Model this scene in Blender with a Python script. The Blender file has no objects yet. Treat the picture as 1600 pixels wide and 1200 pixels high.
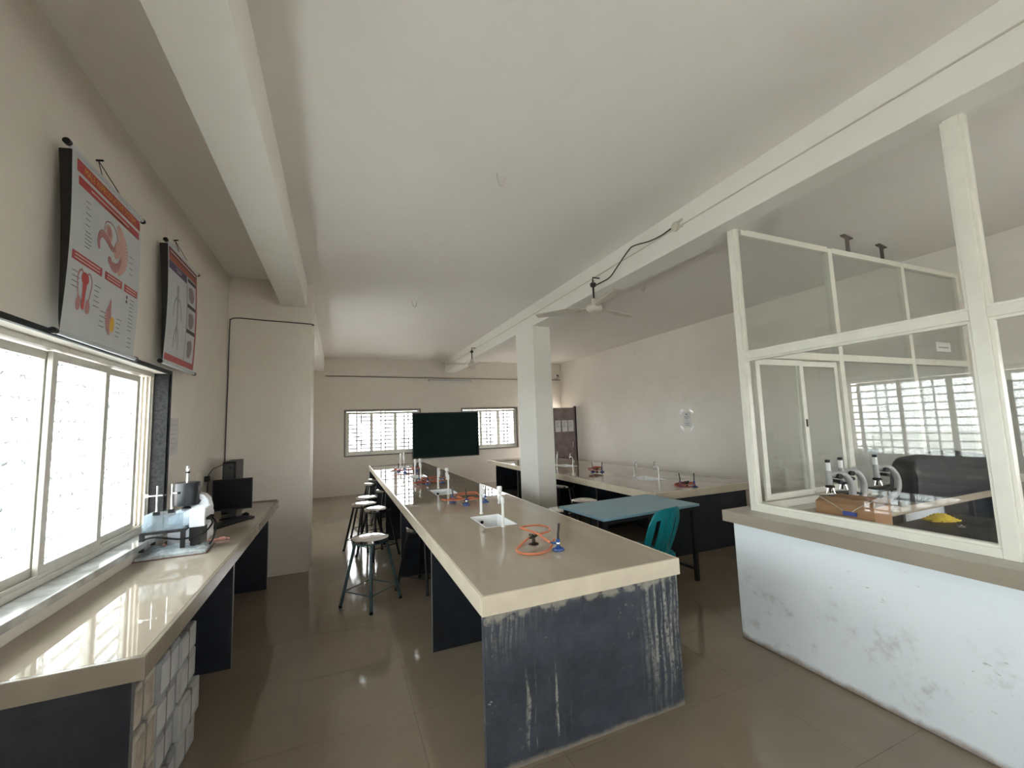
import bpy, bmesh, math, random
from mathutils import Vector, Matrix
random.seed(7)
S = bpy.context.scene
C = S.collection
PI = math.pi

# ---------------------------------------------------------------- camera, world, light, exposure
def cam_setup():
    yaw, pitch, roll = math.radians(22.705), math.radians(5.528), math.radians(-1.950)
    f = Vector((math.sin(yaw)*math.cos(pitch), math.cos(yaw)*math.cos(pitch), math.sin(pitch)))
    r = Vector((math.cos(yaw), -math.sin(yaw), 0)); u = r.cross(f)
    cr, sr = math.cos(roll), math.sin(roll)
    r2 = r*cr + u*sr; u2 = u*cr - r*sr
    cd = bpy.data.cameras.new('camera'); cd.sensor_fit = 'HORIZONTAL'; cd.sensor_width = 36
    cd.lens = 649.546/1600*36; cd.clip_start = .05; cd.clip_end = 500
    co = bpy.data.objects.new('camera', cd); C.objects.link(co)
    m = Matrix((r2, u2, -f)).transposed().to_4x4(); m.translation = (0, 0, 1.6)
    co.matrix_world = m; S.camera = co
cam_setup()
SKY = 9.0
w = bpy.data.worlds.new('overcast_sky'); S.world = w; w.use_nodes = True
w.node_tree.nodes['Background'].inputs[0].default_value = (1.0, .975, .965, 1)
w.node_tree.nodes['Background'].inputs[1].default_value = SKY
S.view_settings.view_transform = 'Standard'; S.view_settings.look = 'None'
S.view_settings.gamma = 1; S.view_settings.use_curve_mapping = False
S.view_settings.exposure = 1.14
cy = S.cycles
cy.max_bounces = 12; cy.diffuse_bounces = 7; cy.glossy_bounces = 5; cy.transparent_max_bounces = 24
cy.transmission_bounces = 8; cy.caustics_reflective = False; cy.caustics_refractive = False
cy.sample_clamp_indirect = 8; cy.use_denoising = True
def portal(name, loc, direction, sx, sy):          # daylight sampling through a window opening (gives off no light itself)
    l = bpy.data.lights.new(name, 'AREA'); l.shape = 'RECTANGLE'; l.size = sx; l.size_y = sy
    l.cycles.is_portal = True
    o = bpy.data.objects.new(name, l); C.objects.link(o); o.location = loc
    o.rotation_euler = Vector(direction).to_track_quat('-Z', 'Y').to_euler()

# ---------------------------------------------------------------- room numbers
XL, XR, YB, YF, ZC = -1.17, 6.30, -3.2, 11.20, 3.40
GX = 2.88                                          # plane of the glass partition
WIN_L = [(1.62, 3.83), (-3.0, .5), (6.2, 8.5)]   # left wall windows (Y ranges); last two added unseen to light the room
WZ = (.93, 2.06)
WIN_F = [(.155, 1.985), (3.16, 4.80)]
WFZ = (.955, 2.07)
WIN_B_ADDED = [(1.05, 2.6), (3.3, 6.0)]                    # unseen windows added behind the viewer to light the room
WIN_R_ADDED = [(-3.0, -.3)]                              # unseen window added to the cabin wall for more light
for a, b in WIN_L: portal('daylight_portal', (XL-.30, (a+b)/2, sum(WZ)/2), (1, 0, 0), (b-a), WZ[1]-WZ[0])
for a, b in WIN_F: portal('daylight_portal', ((a+b)/2, YF+.3, sum(WFZ)/2), (0, -1, 0), b-a, WFZ[1]-WFZ[0])
for a, b in WIN_B_ADDED: portal('daylight_portal', ((a+b)/2, YB-.3, sum(WZ)/2), (0, 1, 0), b-a, WZ[1]-WZ[0])
for a, b in WIN_R_ADDED: portal('daylight_portal', (XR+.3, (a+b)/2, sum(WZ)/2), (-1, 0, 0), b-a, WZ[1]-WZ[0])
portal('daylight_portal', (XR+.25, 10.8, 1.02), (-1, 0, 0), .7, 2.0)

# ---------------------------------------------------------------- materials
MATS = {}
def nodes(name):
    m = bpy.data.materials.new(name); m.use_nodes = True
    nt = m.node_tree; b = nt.nodes['Principled BSDF']
    return m, nt, b
def N(nt, t, **kw):
    n = nt.nodes.new(t)
    for k, v in kw.items(): setattr(n, k, v)
    return n
def math_(nt, op, a, b=None, c=None, clamp=False):
    n = N(nt, 'ShaderNodeMath', operation=op, use_clamp=clamp)
    for i, x in enumerate((a, b, c)):
        if x is None: continue
        if isinstance(x, (int, float)): n.inputs[i].default_value = x
        else: nt.links.new(x, n.inputs[i])
    return n.outputs[0]
def mixc(nt, fac, a, b):
    n = N(nt, 'ShaderNodeMix', data_type='RGBA')
    for i, x in ((0, fac), (6, a), (7, b)):
        if isinstance(x, (int, float)): n.inputs[i].default_value = x
        elif isinstance(x, tuple): n.inputs[i].default_value = (*x, 1) if len(x) == 3 else x
        else: nt.links.new(x, n.inputs[i])
    return n.outputs[2]
def noise(nt, co, scale, detail=3, rough=.55, stretch=None):
    if stretch:
        mp = N(nt, 'ShaderNodeMapping'); mp.inputs['Scale'].default_value = stretch
        nt.links.new(co, mp.inputs[0]); co = mp.outputs[0]
    n = N(nt, 'ShaderNodeTexNoise'); n.inputs['Scale'].default_value = scale
    n.inputs['Detail'].default_value = detail; n.inputs['Roughness'].default_value = rough
    nt.links.new(co, n.inputs['Vector']); return n.outputs['Fac']
def ramp(nt, x, a, b):
    n = N(nt, 'ShaderNodeMapRange', interpolation_type='SMOOTHSTEP'); n.inputs[1].default_value = a; n.inputs[2].default_value = b
    nt.links.new(x, n.inputs[0]); return n.outputs[0]
def pos(nt, obj=False):
    if obj: return N(nt, 'ShaderNodeTexCoord').outputs['Object']
    return N(nt, 'ShaderNodeNewGeometry').outputs['Position']
def bump(nt, b, h, strength, dist=.01):
    n = N(nt, 'ShaderNodeBump'); n.inputs['Strength'].default_value = strength; n.inputs['Distance'].default_value = dist
    nt.links.new(h, n.inputs['Height']); nt.links.new(n.outputs[0], b.inputs['Normal'])
def mat(name, col, rough=.5, var=.06, scale=8, bmp=0, metal=0, coat=0, spec=.5, obj=True, bscale=None, rnd=0):
    if name in MATS: return MATS[name]
    m, nt, b = nodes(name)
    co = pos(nt, obj); f = noise(nt, co, scale, 4)
    k = ramp(nt, f, .3, .7)
    c = mixc(nt, k, tuple(x*(1-var) for x in col), tuple(min(1, x*(1+var)) for x in col))
    if rnd:
        oi = N(nt, 'ShaderNodeObjectInfo')
        hsv = N(nt, 'ShaderNodeHueSaturation'); nt.links.new(c, hsv.inputs['Color'])
        nt.links.new(math_(nt, 'MULTIPLY_ADD', oi.outputs['Random'], rnd, 1-rnd/2), hsv.inputs['Value']); c = hsv.outputs[0]
    nt.links.new(c, b.inputs['Base Color'])
    b.inputs['Roughness'].default_value = rough
    if not .19 < rough < .35: nt.links.new(math_(nt, 'MULTIPLY_ADD', k, .06, max(0, rough-.03)), b.inputs['Roughness'])
    b.inputs['Metallic'].default_value = metal; b.inputs['Specular IOR Level'].default_value = spec
    b.inputs['Coat Weight'].default_value = coat; b.inputs['Coat Roughness'].default_value = .08
    if bmp: bump(nt, b, noise(nt, co, bscale or scale*6, 3), bmp)
    MATS[name] = m; return m
def glass(name, tint=(.975, .985, .98), f0=.045, rough=0.0, frost=0.0, pattern=False):
    if name in MATS: return MATS[name]
    m = bpy.data.materials.new(name); m.use_nodes = True; nt = m.node_tree; nt.nodes.clear()
    out = N(nt, 'ShaderNodeOutputMaterial'); tr = N(nt, 'ShaderNodeBsdfTransparent'); tr.inputs[0].default_value = (*tint, 1)
    gl = N(nt, 'ShaderNodeBsdfGlossy'); gl.inputs['Roughness'].default_value = rough
    g = N(nt, 'ShaderNodeNewGeometry')
    d = N(nt, 'ShaderNodeVectorMath', operation='DOT_PRODUCT'); nt.links.new(g.outputs['Normal'], d.inputs[0]); nt.links.new(g.outputs['Incoming'], d.inputs[1])
    c1 = math_(nt, 'SUBTRACT', 1.0, math_(nt, 'ABSOLUTE', d.outputs['Value']), clamp=True)
    fr = math_(nt, 'MULTIPLY_ADD', math_(nt, 'POWER', c1, 5.0), 1-f0, f0)
    base = tr.outputs[0]
    if frost:
        tl = N(nt, 'ShaderNodeBsdfTranslucent'); tl.inputs[0].default_value = (.93, .97, .97, 1)
        mx = N(nt, 'ShaderNodeMixShader'); mx.inputs[0].default_value = frost
        if pattern:
            vo = N(nt, 'ShaderNodeTexVoronoi', feature='DISTANCE_TO_EDGE'); vo.inputs['Scale'].default_value = 26
            nt.links.new(pos(nt), vo.inputs['Vector'])
            ff = math_(nt, 'MULTIPLY_ADD', ramp(nt, vo.outputs['Distance'], .02, .14), .30, frost-.15)
            nt.links.new(ff, mx.inputs[0])
        nt.links.new(tr.outputs[0], mx.inputs[1]); nt.links.new(tl.outputs[0], mx.inputs[2]); base = mx.outputs[0]
    ms = N(nt, 'ShaderNodeMixShader'); nt.links.new(fr, ms.inputs[0]); nt.links.new(base, ms.inputs[1]); nt.links.new(gl.outputs[0], ms.inputs[2])
    nt.links.new(ms.outputs[0], out.inputs[0]); MATS[name] = m; return m

def plaster(name, col, stain=.10):
    if name in MATS: return MATS[name]
    m, nt, b = nodes(name); p = pos(nt)
    a = ramp(nt, noise(nt, p, .9, 4), .35, .7); k = ramp(nt, noise(nt, p, 5, 5, .65), .45, .75)
    c = mixc(nt, a, col, tuple(x*(1-stain*.6) for x in col)); c = mixc(nt, math_(nt, 'MULTIPLY', k, .5), c, (col[0]*(1-stain), col[1]*(1-stain*1.1), col[2]*(1-stain*1.35)))
    nt.links.new(c, b.inputs['Base Color']); b.inputs['Roughness'].default_value = .62; b.inputs['Specular IOR Level'].default_value = .3
    bump(nt, b, noise(nt, p, 60, 4), .12, .004); MATS[name] = m; return m
WALL = plaster('wall_paint', (.77, .722, .650)); CEIL = plaster('ceiling_paint', (.86, .83, .80), .05)
WALL_R = plaster('right_wall_paint', (.88, .845, .785)); BEAM = plaster('beam_paint', (.84, .825, .775), .06)

def half_wall_mat():
    m, nt, b = nodes('half_wall_paint'); p = pos(nt); sp = N(nt, 'ShaderNodeSeparateXYZ'); nt.links.new(p, sp.inputs[0])
    base = mixc(nt, ramp(nt, noise(nt, p, 2.2, 4), .35, .7), (.88, .94, .99), (.83, .89, .95))
    z = sp.outputs[2]
    smear = math_(nt, 'MULTIPLY', ramp(nt, noise(nt, p, 4.5, 6, .7), .53, .70), math_(nt, 'SUBTRACT', 1.0, ramp(nt, z, .35, .62)))
    base = mixc(nt, math_(nt, 'MULTIPLY', smear, .5), base, (.42, .38, .36))
    sc = math_(nt, 'MULTIPLY', ramp(nt, noise(nt, p, 22, 6, .75, (1, .6, 1.5)), .62, .68), ramp(nt, noise(nt, p, 2.6, 2), .5, .62))
    base = mixc(nt, math_(nt, 'MULTIPLY', sc, .7), base, (.22, .18, .16))
    edge = math_(nt, 'SUBTRACT', 1.0, ramp(nt, math_(nt, 'ADD', z, math_(nt, 'MULTIPLY', noise(nt, p, 12, 5), .05)), .03, .075))
    base = mixc(nt, math_(nt, 'MULTIPLY', edge, .85), base, (.26, .19, .15))
    nt.links.new(base, b.inputs['Base Color']); b.inputs['Roughness'].default_value = .55; b.inputs['Specular IOR Level'].default_value = .3
    bump(nt, b, noise(nt, p, 14, 5), .25, .006); return m
HALF = half_wall_mat()

def slate_mat(name, streaks):
    m, nt, b = nodes(name); p = pos(nt); sp = N(nt, 'ShaderNodeSeparateXYZ'); nt.links.new(p, sp.inputs[0])
    x, y, z = sp.outputs
    c = mixc(nt, ramp(nt, noise(nt, p, 5, 6, .7), .3, .75), (.030, .036, .050), (.066, .076, .100))
    c = mixc(nt, math_(nt, 'MULTIPLY', ramp(nt, noise(nt, p, 30, 5, .7), .52, .75), .25), c, (.13, .14, .16))
    if streaks:
        wx = math_(nt, 'ADD', x, math_(nt, 'MULTIPLY', noise(nt, p, 3, 2), .05))
        cw = N(nt, 'ShaderNodeCombineXYZ'); nt.links.new(wx, cw.inputs[0]); nt.links.new(z, cw.inputs[2])
        st = ramp(nt, noise(nt, cw.outputs[0], 1.0, 4, .6, (46, 1, 1.6)), .47, .60)
        right = math_(nt, 'MULTIPLY', ramp(nt, x, 1.50, 1.64), math_(nt, 'ADD', ramp(nt, z, .02, .45), .25, clamp=True))
        left = math_(nt, 'MULTIPLY', math_(nt, 'SUBTRACT', 1.0, ramp(nt, x, .72, .98)), ramp(nt, z, .44, .66))
        st2 = ramp(nt, noise(nt, cw.outputs[0], 1.0, 3, .6, (26, 1, 1.6)), .55, .62)
        mid = math_(nt, 'MULTIPLY', math_(nt, 'MULTIPLY', ramp(nt, x, .82, .86), math_(nt, 'SUBTRACT', 1.0, ramp(nt, x, 1.02, 1.10))),
                    math_(nt, 'MULTIPLY', ramp(nt, z, .05, .10), math_(nt, 'SUBTRACT', 1.0, ramp(nt, z, .34, .46))))
        msk = math_(nt, 'ADD', math_(nt, 'MULTIPLY', st, right), math_(nt, 'MULTIPLY', st, math_(nt, 'MULTIPLY', left, .6)), clamp=True)
        msk = math_(nt, 'ADD', msk, math_(nt, 'MULTIPLY', st2, mid), clamp=True)
        grain = ramp(nt, noise(nt, p, 55, 4, .7), .33, .58)
        c = mixc(nt, math_(nt, 'MULTIPLY', msk, math_(nt, 'MULTIPLY', grain, .82)), c, (.40, .40, .36))
        top = math_(nt, 'MULTIPLY', ramp(nt, math_(nt, 'ADD', z, math_(nt, 'MULTIPLY', noise(nt, p, 9, 5, .65), .14)), .735, .765), ramp(nt, noise(nt, p, 18, 5), .40, .55))
        c = mixc(nt, math_(nt, 'MULTIPLY', top, .75), c, (.38, .36, .30))
        spl = math_(nt, 'MULTIPLY', ramp(nt, noise(nt, p, 26, 5, .75), .60, .66), ramp(nt, noise(nt, p, 3.3, 2), .54, .64))
        c = mixc(nt, math_(nt, 'MULTIPLY', spl, .8), c, (.42, .42, .39))
        bot = math_(nt, 'SUBTRACT', 1.0, ramp(nt, math_(nt, 'ADD', z, math_(nt, 'MULTIPLY', noise(nt, p, 14, 5), .05)), .03, .06))
        c = mixc(nt, math_(nt, 'MULTIPLY', bot, .8), c, (.30, .27, .22))
    else:
        s = math_(nt, 'MULTIPLY', ramp(nt, noise(nt, p, 2.0, 4, .6, (12, 12, 1.3)), .57, .68), ramp(nt, noise(nt, p, 2.4, 2), .45, .65))
        c = mixc(nt, math_(nt, 'MULTIPLY', s, .35), c, (.22, .22, .22))
        c = mixc(nt, .65, c, (.010, .011, .014))
    nt.links.new(c, b.inputs['Base Color']); b.inputs['Roughness'].default_value = .32
    bump(nt, b, noise(nt, p, 25, 5), .10, .003); MATS[name] = m; return m
SLATE = slate_mat('black_slate', False); SLATE_W = slate_mat('weathered_slate', True)

TILE = mat('floor_tile', (.225, .182, .130), .10, .05, 2.2, rnd=.05, obj=False, coat=.0)
GROUT = mat('grout', (.20, .175, .15), .6)
def worktop_mat(name, a, b_):
    m, nt, b = nodes(name); p = pos(nt)
    f = ramp(nt, noise(nt, p, 1.6, 5, .6, (2.4, .7, 1)), .35, .7)
    c = mixc(nt, f, a, b_); c = mixc(nt, math_(nt, 'MULTIPLY', ramp(nt, noise(nt, p, 40, 4, .7), .66, .72), .35), c, (.15, .13, .11))
    nt.links.new(c, b.inputs['Base Color'])
    r = math_(nt, 'MULTIPLY_ADD', ramp(nt, noise(nt, p, 3.5, 5, .65), .4, .75), .05, .012)
    nt.links.new(r, b.inputs['Roughness']); b.inputs['Specular IOR Level'].default_value = .55; MATS[name] = m; return m
TOP = worktop_mat('worktop_tile', (.385, .325, .255), (.445, .380, .305))
FASC = mat('cream_fascia', (.72, .63, .495), .22, .05, 6)
FASC2 = mat('shaded_beige_fascia', (.26, .222, .168), .2, .08, 6)  # darker than the bench fascia; the counter's shade is partly in this colour
ALU = mat('cream_aluminium', (.80, .79, .71), .32, .03, 10)
WFRAME = mat('window_aluminium', (.58, .56, .50), .30, .05, 12)
GRANITE = mat('black_granite', (.022, .023, .025), .5, .5, 60, spec=.22)
CLEAR = glass('clear_glass'); FROST = glass('patterned_glass', (.88, .94, .95), frost=.16, pattern=True)
FARGL = glass('window_glass', (.97, .985, 1.0))
GRILLE = mat('grille_iron', (.10, .11, .13), .5)
STEEL = mat('polished_steel', (.82, .82, .82), .10, .03, 12, metal=1)
BRASSD = mat('tarnished_brass', (.07, .055, .04), .35, .2, 30, metal=.8)
BLACKM = mat('black_painted_steel', (.012, .012, .013), .38, .2, 15)
GREENM = mat('dark_teal_painted_steel', (.045, .080, .085), .35, .25, 18)
PVC = mat('white_pvc', (.86, .86, .85), .28, .03)
CERAM = mat('white_ceramic', (.86, .87, .88), .10, .02)
RUBBER = mat('orange_rubber', (.56, .17, .075), .45, .12, 20)
RUBBER2 = mat('brown_orange_rubber', (.36, .085, .045), .5, .15, 20)
BLUEP = mat('blue_enamel', (.022, .075, .26), .30, .1, 30)
DARKST = mat('dark_steel_tube', (.055, .050, .048), .35, .3, 30, metal=.6)
WHITEP = mat('white_enamel', (.80, .82, .86), .30, .04, 12)
BLACKP = mat('black_plastic', (.008, .008, .009), .40, .1, spec=.25)
DRUM = mat('satin_black_drum', (.022, .025, .030), .34, .1)
CREAMP = mat('cream_plastic', (.60, .57, .48), .4)
PAPER = mat('white_paper', (.76, .76, .75), .7, .03)
CABLE = mat('dark_cable', (.05, .045, .04), .5)
TEAL = mat('teal_plastic', (.0, .20, .235), .36, .06, 5, coat=.1)
BLUET = mat('blue_painted_board', (.23, .405, .505), .37, .07, 5)
FANW = mat('cream_fan_paint', (.62, .58, .51), .35, .04)
WOODD = mat('dark_brown_door', (.26, .205, .205), .16, .15, 5)
BOARDG = mat('green_chalkboard', (.004, .017, .013), .55, .2, 3, spec=.12)
CARD = mat('brown_cardboard', (.36, .19, .09), .75, .08, 20)
ARMG = mat('grey_microscope_enamel', (.38, .38, .38), .28, .04)
BCLOTH = mat('black_dust_cover', (.014, .015, .022), .45, .3, 6, bmp=.3, bscale=9)
YELLOW = mat('yellow_cloth', (.62, .46, .05), .7, .15, 15, bmp=.3)
ACRYL = glass('acrylic', (.86, .91, .95), f0=.08, frost=.18)

# ---------------------------------------------------------------- mesh helpers
class MB:
    def __init__(s): s.v = []; s.f = []
    def add(s, vs, fs):
        n = len(s.v); s.v += [tuple(x) for x in vs]; s.f += [tuple(i+n for i in f) for f in fs]; return s
    def box(s, a, b):
        x0, y0, z0 = (min(p, q) for p, q in zip(a, b)); x1, y1, z1 = (max(p, q) for p, q in zip(a, b))
        return s.add([(x0,y0,z0),(x1,y0,z0),(x1,y1,z0),(x0,y1,z0),(x0,y0,z1),(x1,y0,z1),(x1,y1,z1),(x0,y1,z1)],
                     [(3,2,1,0),(4,5,6,7),(0,1,5,4),(1,2,6,5),(2,3,7,6),(3,0,4,7)])
    def bar(s, p, q, w, h, up=(0, 0, 1)):
        p, q = Vector(p), Vector(q); d = (q-p).normalized(); u = Vector(up)
        if abs(d.dot(u)) > .98: u = Vector((0, 1, 0))
        r = d.cross(u).normalized()*w/2; u = r.cross(d).normalized()*h/2
        vs = [c+sx*r+sy*u for c in (p, q) for sx, sy in ((-1,-1),(1,-1),(1,1),(-1,1))]
        return s.add(vs, [(0,1,2,3),(7,6,5,4),(0,4,5,1),(1,5,6,2),(2,6,7,3),(3,7,4,0)])
    def tube(s, pts, r, n=8, closed=False):
        pts = [Vector(p) for p in pts]; rs = r if isinstance(r, (list, tuple)) else [r]*len(pts)
        m = len(pts); t = []
        for i in range(m):
            a = pts[i-1] if (i or closed) else pts[0]; b = pts[(i+1) % m] if (i < m-1 or closed) else pts[-1]
            t.append((b-a).normalized())
        nrm = t[0].orthogonal().normalized(); vs = []
        for i in range(m):
            nrm = (nrm - t[i]*nrm.dot(t[i])).normalized(); bn = t[i].cross(nrm)
            vs += [pts[i]+(nrm*math.cos(2*PI*k/n)+bn*math.sin(2*PI*k/n))*rs[i] for k in range(n)]
        fs = []
        for i in range(m if closed else m-1):
            j = (i+1) % m
            fs += [(i*n+k, i*n+(k+1) % n, j*n+(k+1) % n, j*n+k) for k in range(n)]
        if not closed: fs += [tuple(range(n))[::-1], tuple((m-1)*n+k for k in range(n))]
        return s.add(vs, fs)
    def cyl(s, p, q, r0, r1=None, n=16): return s.tube([p, q], [r0, r0 if r1 is None else r1], n)
    def lathe(s, prof, c=(0, 0, 0), n=24, axis=None):
        vs = []; m = len(prof)
        R = Vector((0, 0, 1)).rotation_difference(Vector(axis)).to_matrix() if axis else Matrix.Identity(3)
        for r, z in prof:
            vs += [R @ Vector((r*math.cos(2*PI*k/n), r*math.sin(2*PI*k/n), z)) + Vector(c) for k in range(n)]
        fs = [(i*n+k, i*n+(k+1) % n, (i+1)*n+(k+1) % n, (i+1)*n+k) for i in range(m-1) for k in range(n)]
        if prof[0][0] > 1e-4: fs.append(tuple(range(n))[::-1])
        if prof[-1][0] > 1e-4: fs.append(tuple((m-1)*n+k for k in range(n)))
        return s.add(vs, fs)
    def prism(s, poly, z0, z1):
        n = len(poly)
        return s.add([(x, y, z0) for x, y in poly]+[(x, y, z1) for x, y in poly],
                     [tuple(range(n))[::-1], tuple(range(n, 2*n))]+[(i, (i+1) % n, n+(i+1) % n, n+i) for i in range(n)])
    def grid(s, us, vs_, hole, fn, w0, w1):
        """slab over a u/v grid with holes; fn(u,v,w)->point"""
        nu, nv = len(us)-1, len(vs_)-1; solid = [[not hole((us[i]+us[i+1])/2, (vs_[j]+vs_[j+1])/2) for j in range(nv)] for i in range(nu)]
        idx = {}; V = []; Fs = []
        def vi(i, j, k):
            if (i, j, k) not in idx: idx[(i, j, k)] = len(V); V.append(fn(us[i], vs_[j], w1 if k else w0))
            return idx[(i, j, k)]
        g = lambda i, j: 0 <= i < nu and 0 <= j < nv and solid[i][j]
        for i in range(nu):
            for j in range(nv):
                if not solid[i][j]: continue
                Fs.append((vi(i,j,1), vi(i+1,j,1), vi(i+1,j+1,1), vi(i,j+1,1))); Fs.append((vi(i,j+1,0), vi(i+1,j+1,0), vi(i+1,j,0), vi(i,j,0)))
                if not g(i-1, j): Fs.append((vi(i,j,0), vi(i,j,1), vi(i,j+1,1), vi(i,j+1,0)))
                if not g(i+1, j): Fs.append((vi(i+1,j,1), vi(i+1,j,0), vi(i+1,j+1,0), vi(i+1,j+1,1)))
                if not g(i, j-1): Fs.append((vi(i,j,1), vi(i,j,0), vi(i+1,j,0), vi(i+1,j,1)))
                if not g(i, j+1): Fs.append((vi(i,j+1,0), vi(i,j+1,1), vi(i+1,j+1,1), vi(i+1,j+1,0)))
        return s.add(V, Fs)
    def build(s, name, m, parent=None, smooth=False, bevel=0, seg=2):
        me = bpy.data.meshes.new(name); me.from_pydata(s.v, [], s.f)
        bm = bmesh.new(); bm.from_mesh(me); bmesh.ops.recalc_face_normals(bm, faces=bm.faces); bm.to_mesh(me); bm.free()
        if m: me.materials.append(m)
        if smooth:
            me.shade_smooth()
            me.set_sharp_from_angle(angle=math.radians(40))
        o = bpy.data.objects.new(name, me); C.objects.link(o)
        if parent: o.parent = parent
        if bevel:
            b = o.modifiers.new('bevel', 'BEVEL'); b.width = bevel; b.segments = seg; b.limit_method = 'ANGLE'
        return o
def B(a, b): return MB().box(a, b)
def tag(o, label=None, cat=None, group=None, kind=None):
    for k, v in (('label', label), ('category', cat), ('group', group), ('kind', kind)):
        if v: o[k] = v
    return o
def struct(o, label=None): return tag(o, label, None, None, 'structure')
def thing(name, label, cat, loc=(0, 0, 0), rz=0, group=None):
    o = bpy.data.objects.new(name, None); C.objects.link(o); o.location = loc; o.rotation_euler = (0, 0, rz)
    o.empty_display_size = .05
    return tag(o, label, cat, group)
def copy_tree(o, parent=None):
    c = o.copy(); C.objects.link(c); c.parent = parent
    for ch in list(o.children): copy_tree(ch, c)
    return c
def place(proto, used, loc, rz, label, group=None):
    o = proto if not used else copy_tree(proto); used.append(1)
    o.location = loc; o.rotation_euler = (0, 0, rz); o['label'] = label
    if group: o['group'] = group
    return o
def smooth_path(pts, k=6, closed=False):
    P = [Vector(p) for p in pts]; out = []; n = len(P)
    for i in range(n if closed else n-1):
        p0 = P[(i-1) % n] if (closed or i) else P[0]; p1 = P[i]; p2 = P[(i+1) % n]; p3 = P[(i+2) % n] if (closed or i+2 < n) else P[-1]
        for t in range(k):
            t /= k
            out.append(.5*((2*p1)+(-p0+p2)*t+(2*p0-5*p1+4*p2-p3)*t*t+(-p0+3*p1-3*p2+p3)*t**3))
    if not closed: out.append(P[-1])
    return out
def text_mesh(txt, size, m, parent, mtx, name='lettering', align='CENTER', sx=1.0):
    cu = bpy.data.curves.new(name, 'FONT'); cu.body = txt; cu.size = size; cu.align_x = align; cu.align_y = 'CENTER'; cu.resolution_u = 2
    t = bpy.data.objects.new('tmp', cu); C.objects.link(t)
    me = bpy.data.meshes.new_from_object(t.evaluated_get(bpy.context.evaluated_depsgraph_get()))
    bpy.data.objects.remove(t); bpy.data.curves.remove(cu)
    me.transform(mtx @ Matrix.Diagonal((sx, 1, 1, 1))); me.materials.clear(); me.materials.append(m)
    o = bpy.data.objects.new(name, me); C.objects.link(o); o.parent = parent; return o

# ---------------------------------------------------------------- the room
T = .22
# floor of single tiles
floor = struct(B((XL-.3, YB-.3, -.06), (XR+.3, YF+.3, -.008)).build('floor', GROUT), 'glossy beige vitrified tile floor')
TS = .62; ox, oy = 2.265-6*.62, 1.31
tile_me = None; far_tiles = MB()
x = ox
while x < XR:
    y = oy - 8*TS
    while y < YF:
        a, b = (max(x, XL), max(y, YB)), (min(x+TS, XR), min(y+TS, YF))
        if b[0]-a[0] > .02 and b[1]-a[1] > .02:
            full = b[0]-a[0] > TS-.01 and b[1]-a[1] > TS-.01
            seen = b[1] > .55 and not (b[0] > 3.0 and a[1] < 2.1)
            g = .0007
            if seen:
                if full:
                    if tile_me is None:
                        o = B((g, g, -.008), (TS-g, TS-g, 0)).build('tile', TILE, floor); tile_me = o.data
                    else:
                        o = bpy.data.objects.new('tile', tile_me); C.objects.link(o); o.parent = floor
                    o.location = (x, y, 0)
                else:
                    o = B((a[0]+g, a[1]+g, -.008), (b[0]-g, b[1]-g, 0)).build('tile', TILE, floor)
            else: far_tiles.box((a[0]+g, a[1]+g, -.008), (b[0]-g, b[1]-g, 0))
        y += TS
    x += TS
tag(far_tiles.build('tile', TILE, floor), kind='stuff')

struct(B((XL-T, YB-T, ZC), (XR+T, YF+T, ZC+.15)).build('ceiling', CEIL), 'plain white painted ceiling')
def wall(name, axis, w0, w1, u0, u1, holes, label, m=None):
    us = sorted({u0, u1, *[h[0] for h in holes], *[h[1] for h in holes]}); vs = sorted({0.0, ZC, *[h[2] for h in holes], *[h[3] for h in holes]})
    hole = lambda u, v: any(h[0] < u < h[1] and h[2] < v < h[3] for h in holes)
    fn = (lambda u, v, w: (w, u, v)) if axis == 'x' else (lambda u, v, w: (u, w, v))
    return struct(MB().grid(us, vs, hole, fn, w0, w1).build(name, m or WALL), label)
wall('wall_left', 'x', XL-T, XL, YB-T, YF+T, [(a, b, *WZ) for a, b in WIN_L], 'off-white wall behind the window counter')
wall('wall_far', 'y', YF, YF+T, XL, XR, [(a, b, *WFZ) for a, b in WIN_F], 'off-white far wall with two barred windows')
wall('wall_right', 'x', XR, XR+T, YB-T, YF+T, [(10.46, 11.12, 0.0, 2.0)]+[(a, b, *WZ) for a, b in WIN_R_ADDED], 'off-white right wall with a taped notice', WALL_R)
wall('wall_back', 'y', YB-T, YB, XL, XR, [(a, b, *WZ) for a, b in WIN_B_ADDED], 'off-white wall behind the viewer')
struct(B((XL, 5.5, 0), (-.31, 6.12, ZC)).build('wall_pillar', WALL), 'broad white pillar at the end of the window counter')
struct(B((2.70, 5.57, 0), (2.99, 6.22, 3.08)).build('column', BEAM, bevel=.006), 'square white column beside the long bench')
struct(B((2.70, YB, 3.07), (2.99, YF, ZC)).build('ceiling_beam', BEAM, bevel=.005), 'white ceiling beam over the glass partition')
lb = MB().box((-.64, YB, 3.09), (-.365, 5.5, ZC)); struct(lb.build('ceiling_beam', BEAM, bevel=.005), 'white ceiling beam over the window counter')
struct(B((-.62, 6.12, 3.05), (-.34, YF, ZC)).build('ceiling_beam', BEAM, bevel=.005), 'white ceiling beam stub beyond the broad pillar')
struct(B((XL, YF-.025, 2.96), (XR, YF, ZC)).build('trim_1', WALL), 'shallow plaster band above the far windows')
struct(B((-120, -120, -3.2), (120, 120, -3.0)).build('ground', mat('dry_ground', (.62, .60, .56), .9, .1, .3, obj=False)), 'pale ground outside the windows')

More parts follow.
